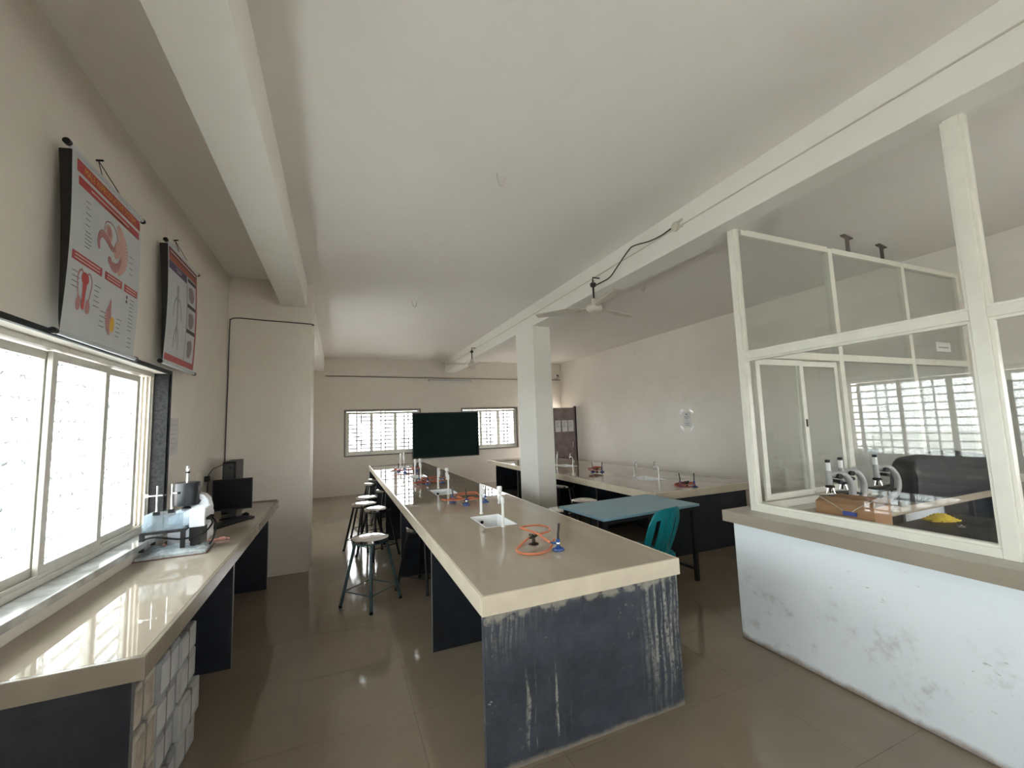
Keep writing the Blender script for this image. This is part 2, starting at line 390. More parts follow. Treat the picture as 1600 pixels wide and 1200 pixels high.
# windows
def window(name, fn, u0, u1, v0, v1, n, pane_mat, frame_mat, label, w_frame, vpairs, bar_gap=.10, ends=(.05, .05), bw=.022, s=.042):
    W = tag(bpy.data.objects.new(name, None), label, None, None, 'structure'); C.objects.link(W)
    def bx(mb, a, b): p, q = fn(*a), fn(*b); mb.box(p, q); return mb
    d0, d1 = w_frame, w_frame+.085
    fr = MB(); t = .028
    us = [u0, u0+t, u1-t, u1]; vs = [v0, v0+t, v1-t, v1]
    fr.grid(us, vs, lambda u, v: u0+t < u < u1-t and v0+t < v < v1-t, fn, d0, d1)
    fr.build('frame', frame_mat, W, bevel=.002)
    for e in range(3):                               # sliding tracks on the sill and the jambs
        dd = d0+.012+e*.024
        bx(MB(), (u0+t, v0+t, dd), (u1-t, v0+t+.018, dd+.006)).build('track', frame_mat, W)
        bx(MB(), (u1-t-.016, v0+t, dd), (u1-t, v1-t, dd+.006)).build('track', frame_mat, W)
    a0, a1 = u0+t+ends[0], u1-t-ends[1]; pw = (a1-a0)/n
    for i in range(n):
        p0 = a0+i*pw-(.018 if i else 0); p1 = a0+(i+1)*pw+(.018 if i < n-1 else 0)
        dd = d0+.014+(i % 2)*.026
        q0, q1 = v0+t+.012, v1-t-.006
        sa = MB().grid([p0, p0+s, p1-s, p1], [q0, q0+s, q1-s, q1], lambda u, v: p0+s < u < p1-s and q0+s < v < q1-s, fn, dd, dd+.022).build('sash', frame_mat, W, bevel=.002)
        bx(MB(), (p0+s-.004, q0+s-.004, dd+.009), (p1-s+.004, q1-s+.004, dd+.014)).build('pane', pane_mat, sa)
    dg = d1+.035; v = v0+.06
    while v < v1-.03:
        MB().bar(fn(u0, v, dg), fn(u1, v, dg), .016, bw).build('grille_bar', GRILLE, W); v += bar_gap
    for i in range(n):
        c = a0+(i+.5)*pw
        for k in vpairs: MB().bar(fn(c+k, v0, dg+.014), fn(c+k, v1, dg+.014), bw, .012, (0, 1, 0) if False else fn(0, 0, 1) and (Vector(fn(0, 0, 1))-Vector(fn(0, 0, 0)))).build('grille_bar', GRILLE, W)
    return W
fnL = lambda u, v, w: (XL-w, u, v)
fnF = lambda u, v, w: (u, YF+w, v)
window('window_1', fnL, 1.62, 3.83, WZ[0]+.01, WZ[1], 4, FROST, WFRAME, 'sliding window of patterned glass above the counter', .085, (-.06, .06), ends=(.02, .10))
window('window_2', fnL, -3.0, .5, WZ[0]+.01, WZ[1], 6, FROST, WFRAME, 'added patterned sliding window, unseen behind the viewer', .085, (-.06, .06))
window('window_3', fnL, 6.2, 8.5, WZ[0]+.01, WZ[1], 4, FROST, WFRAME, 'added sliding window hidden beyond the broad pillar', .085, (-.06, .06))
window('window_4', fnF, *WIN_F[0], *WFZ, 3, FARGL, ALU, 'barred far window left of the chalkboard', .05, (-.055, .055), ends=(0, 0), bw=.032, s=.058)
window('window_5', fnF, *WIN_F[1], *WFZ, 3, FARGL, ALU, 'barred far window right of the chalkboard', .05, (-.055, .055), ends=(0, 0), bw=.032, s=.058)
for k, (a, b) in enumerate(WIN_B_ADDED):
    window('window_%d' % (6+k), lambda u, v, w: (u, YB-w, v), a, b, *WZ, 3, FARGL, ALU, ['left', 'right'][k]+' added window in the wall behind the viewer', .05, (-.055, .055), ends=(0, 0))
window('window_8', lambda u, v, w: (XR+w, u, v), *WIN_R_ADDED[0], *WZ, 4, FARGL, ALU, 'added window in the unseen outer wall of the cabin', .05, (-.055, .055), ends=(0, 0))
# granite surround of the counter window, grey edging of the far windows
for k, (a, b) in enumerate(WIN_L):
    r = struct(MB().grid([a-.02, a, b, b+.012], [WZ[0]-.03, WZ[0]+.004, WZ[1]-.004, WZ[1]+.022], lambda u, v: a < u < b and WZ[0]+.004 < v < WZ[1]-.004,
               fnL, -.014, .006).build('trim_%d' % (2+k), GRANITE, bevel=.002), 'black granite edging round a window')
    B((XL-.215, b-.018, WZ[0]), (XL+.002, b, WZ[1])).build('reveal', GRANITE, r)
    B((XL-.215, a, WZ[0]), (XL+.002, a+.018, WZ[1])).build('reveal', GRANITE, r)
    B((XL-.215, a, WZ[0]-.025), (XL+.05, b, WZ[0]+.010)).build('sill', mat('polished_sill', (.34, .34, .33), .10, .25, 9), r, bevel=.003)
for k, (a, b) in enumerate(WIN_F):
    struct(MB().grid([a-.035, a, b, b+.035], [WFZ[0]-.03, WFZ[0], WFZ[1], WFZ[1]+.03], lambda u, v: a < u < b and WFZ[0] < v < WFZ[1],
           fnF, -.02, .05).build('trim_%d' % (5+k), mat('grey_edging', (.22, .20, .17), .5)), 'grey edging round a far window')

# open door leaf at the far right
D = tag(bpy.data.objects.new('door_1', None), 'dark brown glossy door leaf standing open by the far corner', None, None, 'structure'); C.objects.link(D)
B((5.42, 10.38, .01), (6.27, 10.42, 2.02)).build('leaf', WOODD, D, bevel=.003)
B((6.27, 10.36, 0), (6.30, 10.46, 2.06)).build('jamb', BLACKM, D)
MB().tube([(6.14, 10.38, 1.05), (6.14, 10.34, 1.05), (6.14, 10.34, .90), (6.14, 10.38, .90)], .010).build('handle', STEEL, D)
for i, (xx, zz) in enumerate(((5.70, 1.50), (5.92, 1.50), (6.12, 1.50))):
    n_ = tag(B((xx-.085, 10.374, zz-.16), (xx+.085, 10.378, zz+.16)).build('door_notice', PAPER),
        ['left', 'middle', 'right'][i]+' one of three white notices on the brown door', 'notice', 'notices on the brown door')
    mb = MB()
    for k in range(5): mb.box((xx-.06, 10.3725, zz+.11-k*.035), (xx+.05-.015*(k % 3), 10.374, zz+.12-k*.035))
    mb.build('printed_lines', mat('grey_print', (.25, .25, .26), .7), n_)

# half wall, ledge and glass partition of the side cabin
hw = struct(MB().box((2.73, YB, 0), (2.95, 2.33, .82)).build('wall_half', HALF, bevel=.008), 'scuffed white half wall below the glass partition')
struct(MB().box((2.95, 2.13, 0), (XR, 2.33, .82)).build('wall_half_end', HALF), 'half wall at the end of the glass cabin')
LEDGE = worktop_mat('ledge_tile', (.335, .295, .24), (.39, .345, .285))
for i, (a, b) in enumerate(((.55, 2.39), (-.7, .55), (-1.9, -.7), (YB, -1.9))):
    struct(B((2.69, a+.0015, .82), (2.985, b-.0015, .90)).build('trim_%d' % (8+i), LEDGE, bevel=.004), 'beige tile ledge on the half wall')
struct(B((2.985, 2.09, .82), (XR, 2.39, .90)).build('trim_12', LEDGE, bevel=.003), 'beige tile ledge on the cabin end wall')

P = tag(bpy.data.objects.new('glass_partition', None), 'cream aluminium and glass partition along the side cabin', None, None, 'structure'); C.objects.link(P)
def frame_member(y0, y1, z0, z1, d=.055, parent=P, x=GX): return B((x-d/2, y0, z0), (x+d/2, y1, z1)).build('post' if z1-z0 > y1-y0 else 'rail', ALU, parent, bevel=.003)
bays = [(2.27, .95), (.95, -.37), (-.37, -1.69), (-1.69, YB)]
frame_member(2.22, 2.27, .90, 3.07, .055)
for a, b in bays:
    hi, lo = a-(.065 if a > 2 else .0), b
    frame_member(b-.03, b+.03, .90, 3.07, .065)
    y0, y1 = b+.03, (a-.05 if a > 2 else a-.03)
    frame_member(y0, y1, .90, .945, .06); frame_member(y0, y1, 2.03, 2.08, .06)
    for z0, z1 in ((.945, 2.03), (2.08, 3.085)):
        s = .014
        MB().grid([y0, y0+s, y1-s, y1], [z0, z0+s, z1-s, z1], lambda u, v: y0+s < u < y1-s and z0+s < v < z1-s, lambda u, v, w: (GX+w, u, v), -.018, .018).build('glazing_bead', ALU, P)
        B((GX-.003, y0+s-.004, z0+s-.004), (GX+.003, y1-s+.004, z1-s+.004)).build('pane', CLEAR, P)
Q = tag(bpy.data.objects.new('glass_partition', None), 'glazed end screen of the cabin with sliding hatch', None, None, 'structure'); C.objects.link(Q)
EY = 2.235
def em(x0, x1, z0, z1, d=.055): return B((x0, EY-d/2, z0), (x1, EY+d/2, z1)).build('post' if z1-z0 > x1-x0 else 'rail', ALU, Q, bevel=.003)
xs = [2.93, 4.05, 5.20, 6.27]
for xx in xs[1:]: em(xx-.03, xx+.03, .90, 3.07)
for i in range(3):
    x0, x1 = xs[i]+(.03 if i else 0), xs[i+1]-.03
    em(x0, x1, 3.03, 3.08); em(x0, x1, 2.05, 2.11); em(x0, x1, .90, .955)
    B((x0, EY-.003, 2.11), (x1, EY+.003, 3.03)).build('pane', CLEAR, Q)
    if i:
        B((x0, EY-.003, .955), (x1, EY+.003, 2.05)).build('pane', CLEAR, Q)
    else:
        for k, (p0, p1) in enumerate(((x0+.03, 3.52), (3.46, x1-.01))):
            yy = EY-.018+.022*k; s = .045
            sa = MB().grid([p0, p0+s, p1-s, p1], [.965, .965+s, 2.04-s, 2.04], lambda u, v: p0+s < u < p1-s and .965+s < v < 2.04-s, lambda u, v, w: (u, yy+w, v), -.01, .01).build('sash', ALU, Q, bevel=.002)
            B((p0+s, yy-.003, .965+s), (p1-s, yy+.003, 2.04-s)).build('pane', CLEAR, sa)
            if k == 0: B((p1-.03, yy-.016, 1.50), (p1-.015, yy-.01, 1.56)).build('latch', BLACKP, sa)
# framed door in the cabin's right wall
D2 = tag(bpy.data.objects.new('door_2', None), 'cream framed door in the right wall of the cabin', None, None, 'structure'); C.objects.link(D2)
fnR = lambda u, v, w: (XR-w, u, v)
MB().grid([1.15, 1.21, 2.05, 2.11], [0, .06, 1.98, 2.04], lambda u, v: 1.21 < u < 2.05 and v < 1.98, fnR, 0, .04).build('frame', ALU, D2)
MB().grid([1.22, 1.30, 1.96, 2.04], [.02, .12, .86, .94, 1.88, 1.97], lambda u, v: 1.30 < u < 1.96 and (.12 < v < .86 or .94 < v < 1.88), fnR, .005, .03).build('leaf', ALU, D2)
for v0, v1 in ((.12, .86), (.94, 1.88)): B((XR-.02, 1.30, v0), (XR-.01, 1.96, v1)).build('panel', mat('grey_cream_board', (.45, .44, .40), .4), D2)

# ================================================================ benches
def top_slab(name, x0, x1, y0, y1, z0, z1, holes, m, parent, inset=.02):
    us = sorted({x0, x1, *[h[0] for h in holes], *[h[1] for h in holes]}); vs = sorted({y0, y1, *[h[2] for h in holes], *[h[3] for h in holes]})
    return MB().grid(us, vs, lambda u, v: any(h[0] < u < h[1] and h[2] < v < h[3] for h in holes), lambda u, v, w: (u, v, w), z0, z1).build(name, m, parent)
def bench(label, x0, x1, y0, y1, h, sinks, panels, px0, px1, front_mat, spine, th=.09):
    R = thing('lab_bench', label, 'lab bench', (0, 0, 0)); t = .018
    top_slab('worktop', x0+t, x1-t, y0+t, y1-t, h-.025, h, sinks, TOP, R)
    def strips(a, b, axis, c0, c1):                   # tiled edge, 1.2 m pieces
        n = max(1, round((b-a)/1.22)); L = (b-a)/n
        for i in range(n):
            u0, u1 = a+i*L+.0008, a+(i+1)*L-.0008
            if axis == 'y': B((c0, u0, h-th), (c1, u1, h)).build('edge_tile', FASC, R, bevel=.003)
            else: B((u0, c0, h-th), (u1, c1, h)).build('edge_tile', FASC, R, bevel=.003)
    strips(y0+t, y1-t, 'y', x0, x0+t); strips(y0+t, y1-t, 'y', x1-t, x1)
    strips(x0, x1, 'x', y0, y0+t); strips(x0, x1, 'x', y1-t, y1)
    us = sorted({x0+t, x1-t, *[s[0]-.012 for s in sinks], *[s[1]+.012 for s in sinks]}); vs = sorted({y0+t, y1-t, *[s[2]-.012 for s in sinks], *[s[3]+.012 for s in sinks]})
    MB().grid(us, vs, lambda u, v: any(s[0]-.012 < u < s[1]+.012 and s[2]-.012 < v < s[3]+.012 for s in sinks), lambda u, v, w: (u, v, w), h-th+.01, h-.025).build('underside', SLATE, R)
    for i, p in enumerate(panels):
        B((px0, p, 0), (px1, p+.035, h-th+.01)).build('end_panel' if i in (0, len(panels)-1) else 'leg_panel', front_mat if i == 0 else SLATE, R, bevel=.002)
        if i: B((px0-.002, p+.004, 0), (px0+.001, p+.031, h-th)).build('panel_edge', mat('grey_stone_edge', (.13, .13, .13), .3), R)
    for s0, s1 in zip(panels[:-1], panels[1:]): B((spine, s0+.035, 0), (spine+.03, s1, h-.21)).build('back_panel', SLATE, R)
    return R
SINK_M = [(1.065, 1.335, yc-.22, yc+.22) for yc in (3.39, 5.17, 6.97, 8.77)]
bench('long central lab bench with beige tiled top and white sinks', .618, 1.818, 1.935, 9.80, .80, SINK_M,
      [1.955, 3.13, 4.77, 6.39, 8.0, 9.74], .632, 1.806, SLATE_W, 1.20)
SINK_R = [(3.98, 4.28, 4.70, 5.15), (3.98, 4.28, 7.05, 7.55)]
bench('long lab bench along the right side behind the blue table', 3.37, 4.93, 3.885, 9.8, .752, SINK_R,
      [3.91, 5.4, 6.9, 8.4, 9.74], 3.58, 4.85, SLATE, 4.2)

# window counter
CT = .83
R = thing('window_counter', 'beige tiled wall counter below the patterned window', 'counter')
top_slab('worktop', XL+.003, -.643, 1.958, 5.497, CT-.025, CT, [], TOP, R)
for i in range(3):
    a, b = 1.958+i*1.18, 1.958+(i+1)*1.18
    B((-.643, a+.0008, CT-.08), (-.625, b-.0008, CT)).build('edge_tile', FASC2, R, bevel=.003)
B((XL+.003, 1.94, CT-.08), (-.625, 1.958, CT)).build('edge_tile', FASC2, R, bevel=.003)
B((XL+.003, 1.96, CT-.07), (-.645, 5.495, CT-.025)).build('underside', SLATE, R)
for i, p in enumerate((1.985, 3.55, 5.10)):
    B((XL+.003, p, 0), (-.675, p+.035, CT-.07)).build('leg_panel', SLATE, R, bevel=.002)
    B((-.677, p+.004, 0), (-.674, p+.031, CT-.08)).build('panel_edge', mat('grey_stone_edge', (.13, .13, .13), .3), R)
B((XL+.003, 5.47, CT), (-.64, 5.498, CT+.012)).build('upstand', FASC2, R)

# sinks
def sink(x0, x1, y0, y1, h, label, group):
    R = thing('sink', label, 'sink', ((x0+x1)/2, (y0+y1)/2, h), 0, group)
    a, b = (x1-x0)/2-.002, (y1-y0)/2-.002; d = .17; t = .010
    ring = lambda a, b, z: [(-a, -b, z), (a, -b, z), (a, b, z), (-a, b, z)]
    V = ring(a, b, .003)+ring(a-t, b-t, .003)+ring(a-t-.02, b-t-.02, -d)+ring(a, b, -d-.012)
    F = []
    for k in range(4):
        j = (k+1) % 4
        F += [(k, j, 4+j, 4+k), (4+k, 4+j, 8+j, 8+k), (12+k, 12+j, j, k)]
    F += [(8, 9, 10, 11), (15, 14, 13, 12)]
    MB().add(V, F).build('basin', CERAM, R, bevel=.004)
    MB().lathe([(0, 0), (.022, 0), (.024, .003), (.0, .004)], (0, 0, -d+.0005), 16).build('drain', BLACKP, R)
    MB().cyl((-.03, b-t-.013, -.05), (-.03, b-t-.008, -.05), .014).build('overflow_hole', BLACKP, R)
    return R
for i, s in enumerate(SINK_M):
    sink(*s, .80, ['white ceramic sink nearest the viewer on the central bench', 'second white sink along the central bench',
        'third white sink along the central bench', 'white sink at the far end of the central bench'][i], 'sinks in the benches')
for i, s in enumerate(SINK_R):
    sink(*s, .752, ['white sink on the right bench between two metal taps', 'farther sink on the right bench near the brown door'][i], 'sinks in the benches')

# taps
def tap(style, m):
    R = thing('tap', '', 'tap')
    if style == 'elbow':
        MB().lathe([(.016, 0), (.016, .012), (.011, .014)], n=16).build('flange', m, R, True)
        MB().tube([(0, 0, .005), (0, 0, .185)], .0105, 12).build('riser', m, R, True)
        MB().tube(smooth_path([(0, 0, .18), (0, 0, .205), (0, .012, .218), (0, .05, .218)], 5), .0145, 12).build('elbow', m, R, True)
        b = MB().lathe([(.013, -.025), (.018, -.022), (.018, .03), (.013, .034)], (0, .062, .222), 16); b.build('valve_body', m, R, True)
        MB().tube(smooth_path([(0, .062, .20), (0, .075, .185), (0, .082, .168)], 4), .010, 10).build('spout', m, R, True)
        h = MB().lathe([(.008, 0), (.008, .012), (.021, .014), (.021, .045), (.017, .05)], (0, .062, .255), 12).build('handle', m, R, True)
    elif style == 'stand':
        MB().lathe([(.016, 0), (.016, .012), (.011, .014)], n=16).build('flange', m, R, True)
        MB().tube([(0, 0, .005), (0, 0, .265)], .0115, 12).build('riser', m, R, True)
        MB().tube([(0, 0, .205), (0, -.045, .205)], .013, 12).build('elbow', m, R, True)
        MB().lathe([(.013, -.025), (.018, -.022), (.018, .025), (.012, .03)], (0, -.055, .205), 16).build('valve_body', m, R, True)
        MB().tube(smooth_path([(0, -.055, .19), (0, -.066, .17), (0, -.070, .155)], 4), .010, 10).build('spout', m, R, True)
        MB().lathe([(.007, 0), (.007, .012), (.019, .014), (.019, .030), (.015, .034)], (0, -.055, .233), 12).build('handle', m, R, True)
    else:
        MB().lathe([(.018, 0), (.018, .01), (.011, .014)], n=16).build('flange', m, R, True)
        MB().tube(smooth_path([(0, 0, .005), (0, 0, .13), (0, .006, .17), (0, .03, .186), (0, .07, .182)], 5), .011, 12).build('riser', m, R, True)
        MB().lathe([(.010, -.014), (.015, -.012), (.015, .03), (.010, .034)], (0, .082, .182), 14).build('valve_body', m, R, True)
        MB().tube(smooth_path([(0, .085, .175), (0, .098, .155), (0, .103, .135)], 4), .009, 10).build('spout', m, R, True)
        MB().tube(smooth_path([(0, .08, .21), (0, .08, .24), (0, .07, .252), (0, .045, .252)], 4), .006, 8).build('handle', m, R, True)
    return R
te, ts, tm = tap('elbow', PVC), tap('stand', PVC), tap('metal', mat('dull_chrome', (.72, .71, .68), .22, .05, metal=.6))
ue, us_, um = [], [], []
where = ['nearest sink', 'second sink', 'third sink', 'farthest sink']
for i, yc in enumerate((3.39, 5.17, 6.97, 8.77)):
    place(te, ue, (1.20, yc-.245, .80), 0, 'white plastic elbow tap at the near edge of the %s' % where[i], 'white plastic taps on the central bench')
    place(ts, us_, (1.20, yc+.305, .80), 0, 'white plastic tap pipe at the far edge of the %s' % where[i], 'white plastic taps on the central bench')
for i, (y0, y1) in enumerate(((4.66, 5.24), (6.98, 7.68))):
    nm = ['right-bench sink by the blue table', 'right-bench sink by the brown door'][i]
    place(tm, um, (4.12, y0, .752), .1, 'swan-neck metal tap on the near side of the %s' % nm, 'metal taps on the right bench')
    place(tm, um, (4.16, y1, .752), PI-.3, 'swan-neck metal tap on the far side of the %s' % nm, 'metal taps on the right bench')

# gas taps, burners, tubes
def gas_tap():
    R = thing('gas_tap', '', 'gas tap')
    MB().lathe([(.034, 0), (.034, .006), (.024, .010), (.013, .012)], n=20).build('base_plate', BRASSD, R, True)
    MB().lathe([(.011, .01), (.011, .04), (.015, .042), (.015, .055), (.008, .06)], n=14).build('post', BRASSD, R, True)
    for s in (-1, 1):
        n_ = MB().tube([(0, 0, .045), (s*.03, 0, .047), (s*.035, 0, .047), (s*.06, 0, .052)], [.008, .008, .006, .005], 10).build('nozzle', BRASSD, R, True)
        MB().bar((s*.026, -.014, .066), (s*.026, .014, .066), .008, .014).cyl((s*.026, 0, .05), (s*.026, 0, .066), .005, n=8).build('lever', BRASSD, n_)
    return R
def burner():
    R = thing('bunsen_burner', '', 'burner')
    MB().lathe([(.036, 0), (.038, .004), (.036, .012), (.018, .018), (.012, .024)], n=24).build('base', BLUEP, R, True)
    MB().lathe([(.010, .02), (.010, .05), (.013, .052), (.013, .066), (.009, .070)], n=16).build('stem', BLUEP, R, True)
    MB().lathe([(.0115, .034), (.0125, .036), (.0125, .046), (.0115, .048)], n=16).build('air_ring', STEEL, R, True)
    MB().tube([(0, 0, .04), (-.045, 0, .046)], .006, 10).build('gas_inlet', BLUEP, R, True)
    MB().tube(smooth_path([(0, 0, .065), (.001, 0, .10), (.006, 0, .13), (.009, 0, .165)], 4), [.0075]*12+[.008], 12).build('barrel', DARKST, R, True)
    return R
gt, bn = gas_tap(), burner(); ug, ub = [], []
def tube_thing(pts, m, label, r=.007, group='rubber gas tubes on the benches'):
    o = MB().tube(smooth_path(pts, 7), r, 8).build('rubber_tube', m, None, True); return tag(o, label, 'gas tube', group)
def coil(cx, cy, h, rx, ry, turns, seed, z0=.010, a0=0.0):
    rd = random.Random(seed); n = int(turns*10); out = []; ox = oy = 0; k = 1; zz = 0
    for i in range(n+1):
        if i % 5 == 0: ox, oy, k, zz = rd.uniform(-.06, .06), rd.uniform(-.05, .05), rd.uniform(.55, 1.15), rd.uniform(0, .045)
        a = a0+2*PI*i/10
        out.append((cx+ox+rx*k*math.cos(a), cy+oy+ry*k*math.sin(a), h+z0+.010*(i/10)+zz+rd.uniform(0, .006)))
    return out
H = .80
place(gt, ug, (1.205, 2.60, H), .5, 'tarnished gas tap inside the orange tube loops, nearest on the central bench', 'gas taps on the benches')
place(bn, ub, (1.285, 2.405, H), -.5+PI*0, 'blue-based bunsen burner nearest the viewer on the central bench', 'bunsen burners on the benches')
tube_thing([(1.158, 2.575, H+.052), (1.10, 2.55, H+.03), (1.035, 2.49, H+.012), (1.055, 2.41, H+.009), (1.14, 2.375, H+.009), (1.225, 2.41, H+.012), (1.30, 2.50, H+.030), (1.335, 2.545, H+.03)],
           RUBBER, 'bright orange rubber tube lying in the lower loop by the nearest burner')
tube_thing([(1.252, 2.625, H+.052), (1.345, 2.66, H+.05), (1.40, 2.74, H+.05), (1.37, 2.83, H+.055), (1.27, 2.84, H+.06), (1.19, 2.78, H+.07), (1.185, 2.68, H+.08), (1.215, 2.56, H+.075), (1.235, 2.47, H+.055), (1.242, 2.428, H+.047)],
           RUBBER, 'bright orange rubber tube looping from gas tap to nearest burner')
spots = [(1.22, 4.28, 'second burner group from the viewer', RUBBER), (1.18, 6.06, 'third burner group from the viewer', RUBBER2), (1.12, 7.86, 'far burner group on the central bench', RUBBER2)]
for i, (sx, sy, nm, rm) in enumerate(spots):
    place(gt, ug, (sx, sy, H), .4+i, 'tarnished gas tap in the %s' % nm, 'gas taps on the benches')
    place(bn, ub, (sx-.02, sy-.11, H), -2.4, 'near bunsen burner in the %s' % nm, 'bunsen burners on the benches')
    place(bn, ub, (sx+.20, sy-.06, H), .8, 'right-hand bunsen burner in the %s' % nm, 'bunsen burners on the benches')
    place(bn, ub, (sx-.10, sy+.13, H), 2.1, 'rear left bunsen burner in the %s' % nm, 'bunsen burners on the benches')
    tube_thing(coil(sx-.04, sy-.02, H, .19, .15, 1.6, i+3), rm, 'coiled orange-brown rubber tube around the %s' % nm)
    tube_thing(coil(sx+.12, sy+.03, H, .17, .14, 1.3, i+13, .022, 1.0), rm, 'second orange-brown rubber tube crossing the %s' % nm)
HR = .752
for i, (sx, sy, nm) in enumerate(((4.02, 4.02, 'near end of the right bench'), (4.03, 6.0, 'middle of the right bench'), (4.05, 8.0, 'far part of the right bench'))):
    place(bn, ub, (sx+.05, sy-.03, HR), .3, 'blue bunsen burner at the %s' % nm, 'bunsen burners on the benches')
    place(bn, ub, (sx-.05, sy+.10, HR), 2.2, 'rear bunsen burner at the %s' % nm, 'bunsen burners on the benches')
    place(gt, ug, (sx-.02, sy+.02, HR), .2, 'tarnished gas tap at the %s' % nm, 'gas taps on the benches')
    tube_thing(coil(sx-.06, sy+.02, HR, .13, .10, 2.2, i+23), RUBBER2, 'coiled brown-orange rubber tube at the %s' % nm)

# ================================================================ stools
def stool(leg_mat):
    R = thing('lab_stool', '', 'stool'); sh = .60
    MB().lathe([(0, .0), (.10, .001), (.158, -.004), (.165, -.010), (.165, -.034), (.160, -.036), (.160, -.014), (.0, -.012)], (0, 0, sh), 36).build('seat', STEEL, R, True)
    MB().lathe([(.150, -.05), (.158, -.05), (.158, -.036), (.150, -.036), (.150, -.05)], (0, 0, sh), 28).build('seat_ring', leg_mat, R, True)
    feet = []
    for k in range(4):
        a = PI/4+k*PI/2; t = Vector((.135*math.cos(a), .135*math.sin(a), sh-.03)); f = Vector((.262*math.cos(a), .262*math.sin(a), .0)); feet.append((t, f))
        l = MB().tube([t, f+Vector((0, 0, .004))], .0145, 10).build('leg', leg_mat, R, True)
        MB().cyl(f+Vector((0, 0, .025)), f, .0165, n=10).build('rubber_foot', BLACKP, l)
    for k in range(4):
        p = feet[k][0].lerp(feet[k][1], .76); q = feet[(k+1) % 4][0].lerp(feet[(k+1) % 4][1], .76)
        MB().tube([p, q], .0055, 8).build('footrest_bar', leg_mat, R, True)
    return R
st0, st1 = stool(GREENM), stool(BLACKM); u0, u1 = [], []
G = 'steel-topped lab stools'
place(st0, u0, (.285, 4.24, 0), PI/4*.92, 'steel-topped stool with dark teal legs nearest the viewer', G)
for x, y, r, l in ((.47, 5.72, .5, 'black-legged stool beside the bench, first behind the teal-legged one'),
                   (.33, 6.18, .9, 'black-legged stool standing farthest out into the aisle'),
                   (.40, 6.72, .2, 'black-legged stool behind the aisle stool, third in its row'),
                   (.80, 4.42, .75, 'black stool pushed fully under the central bench beside the teal-legged one'),
                   (.74, 7.35, .3, 'black stool tucked half under the central bench beyond the middle'),
                   (.72, 9.05, .6, 'black stool tucked under the far end of the central bench'),
                   (.60, 8.35, .1, 'black stool at the bench side just before the far end'),
                   (3.40, 6.05, .8, 'black stool at the right bench beside the column'),
                   (2.42, 4.40, .35, 'steel-topped stool between the column and the blue table'),
                   (2.95, 4.75, .6, 'black stool half hidden behind the blue table')):
    place(st1, u1, (x, y, 0), r, l, G)

# ================================================================ blue table, teal chair
R = thing('work_table', 'low table with scuffed pale blue top beside the central bench', 'table', (2.72, 3.55, 0), math.radians(3.5))
B((-.60, -.36, .722), (.60, .36, .745)).build('tabletop', BLUET, R, bevel=.004)
for sx in (-1, 1):
    for sy in (-1, 1): B((sx*.55-.018, sy*.31-.018, 0), (sx*.55+.018, sy*.31+.018, .722)).build('leg', BLACKM, R)
    B((sx*.55-.014, -.30, .10), (sx*.55+.014, .30, .125)).build('stretcher', BLACKM, R)
for sy in (-1, 1): B((-.54, sy*.31-.012, .68), (.54, sy*.31+.012, .722)).build('apron', BLACKM, R)

R = thing('plastic_chair', 'teal plastic chair with slotted back facing the blue table', 'chair', (2.49, 3.12, 0), math.radians(12))
def back_fn(u, v, w):
    hw = .215-.012*v-.03*max(0, v-.8)/.2; a = (u-.5)*2
    zz = .42+.445*v-.05*(abs(a)**4)*v
    yy = -.19-.16*v-.012*math.sin(v*PI)+.05*a*a
    return (a*hw, yy+w, zz)
us = [i/40 for i in range(41)]; vs = [i/24 for i in range(25)]
slots = [(.150, .275), (.400, .450), (.550, .600), (.725, .850)]
def hole(u, v):
    for k, (a, b) in enumerate(slots):
        hi = .86 if k in (1, 2) else .80
        sh = (.02*(v-.5) if k == 0 else -.02*(v-.5) if k == 3 else 0)
        if a+sh < u < b+sh and .14 < v < hi: return True
    return False
MB().grid(us, vs, hole, back_fn, -.007, .007).build('backrest', TEAL, R, True, bevel=.0025)
def seat_fn(u, v, w):
    a = (u-.5)*2; hw = .185+.035*v
    return (a*hw, -.205+.43*v, .435+.012*a*a-.018*math.sin(PI*v)-.02*max(0, v-.85)/.15+w)
MB().grid([i/12 for i in range(13)], [i/12 for i in range(13)], lambda u, v: False, seat_fn, -.007, .007).build('seat', TEAL, R, True, bevel=.002)
for sx in (-1, 1):
    B((sx*.215-.006, -.19, .395), (sx*.215+.006, .215, .435)).build('side_rail', TEAL, R, bevel=.003)
    for y0, y1, fx in ((.20, .225, .205), (-.19, -.215, .165)):
        MB().tube([(sx*.188, y0, .43), (sx*(.188+fx)/2, (y0+y1)/2, .2), (sx*fx, y1, .0)], [.030, .024, .018], 8).build('leg', TEAL, R, True)

# ================================================================ chalkboard and far-wall fittings
R = thing('chalkboard', 'dark green chalkboard fixed between the two far windows', 'chalkboard', (0, 0, 0))
B((1.80, YF-.075, .80), (3.58, YF-.05, 1.965)).build('board_surface', BOARDG, R)
MB().grid([1.78, 1.805, 3.575, 3.60], [.78, .805, 1.96, 1.985], lambda u, v: 1.805 < u < 3.575 and .805 < v < 1.96, lambda u, v, w: (u, w, v), YF-.082, YF-.045).build('frame', mat('dark_frame', (.03, .035, .033), .4), R)
for xx in (1.95, 3.4): B((xx-.02, YF-.05, 1.2), (xx+.02, YF, 1.3)).build('bracket', BLACKM, R)
R = thing('tube_light', 'unlit fluorescent tube light fixed above the chalkboard', 'light')
B((2.22, YF-.07, 2.845), (3.42, YF-.03, 2.885)).build('casing', mat('grey_white_fitting', (.52, .51, .48), .4), R, bevel=.004)
MB().cyl((2.25, YF-.085, 2.832), (3.39, YF-.085, 2.832), .013).build('tube', mat('unlit_tube', (.75, .75, .74), .2), R, True)
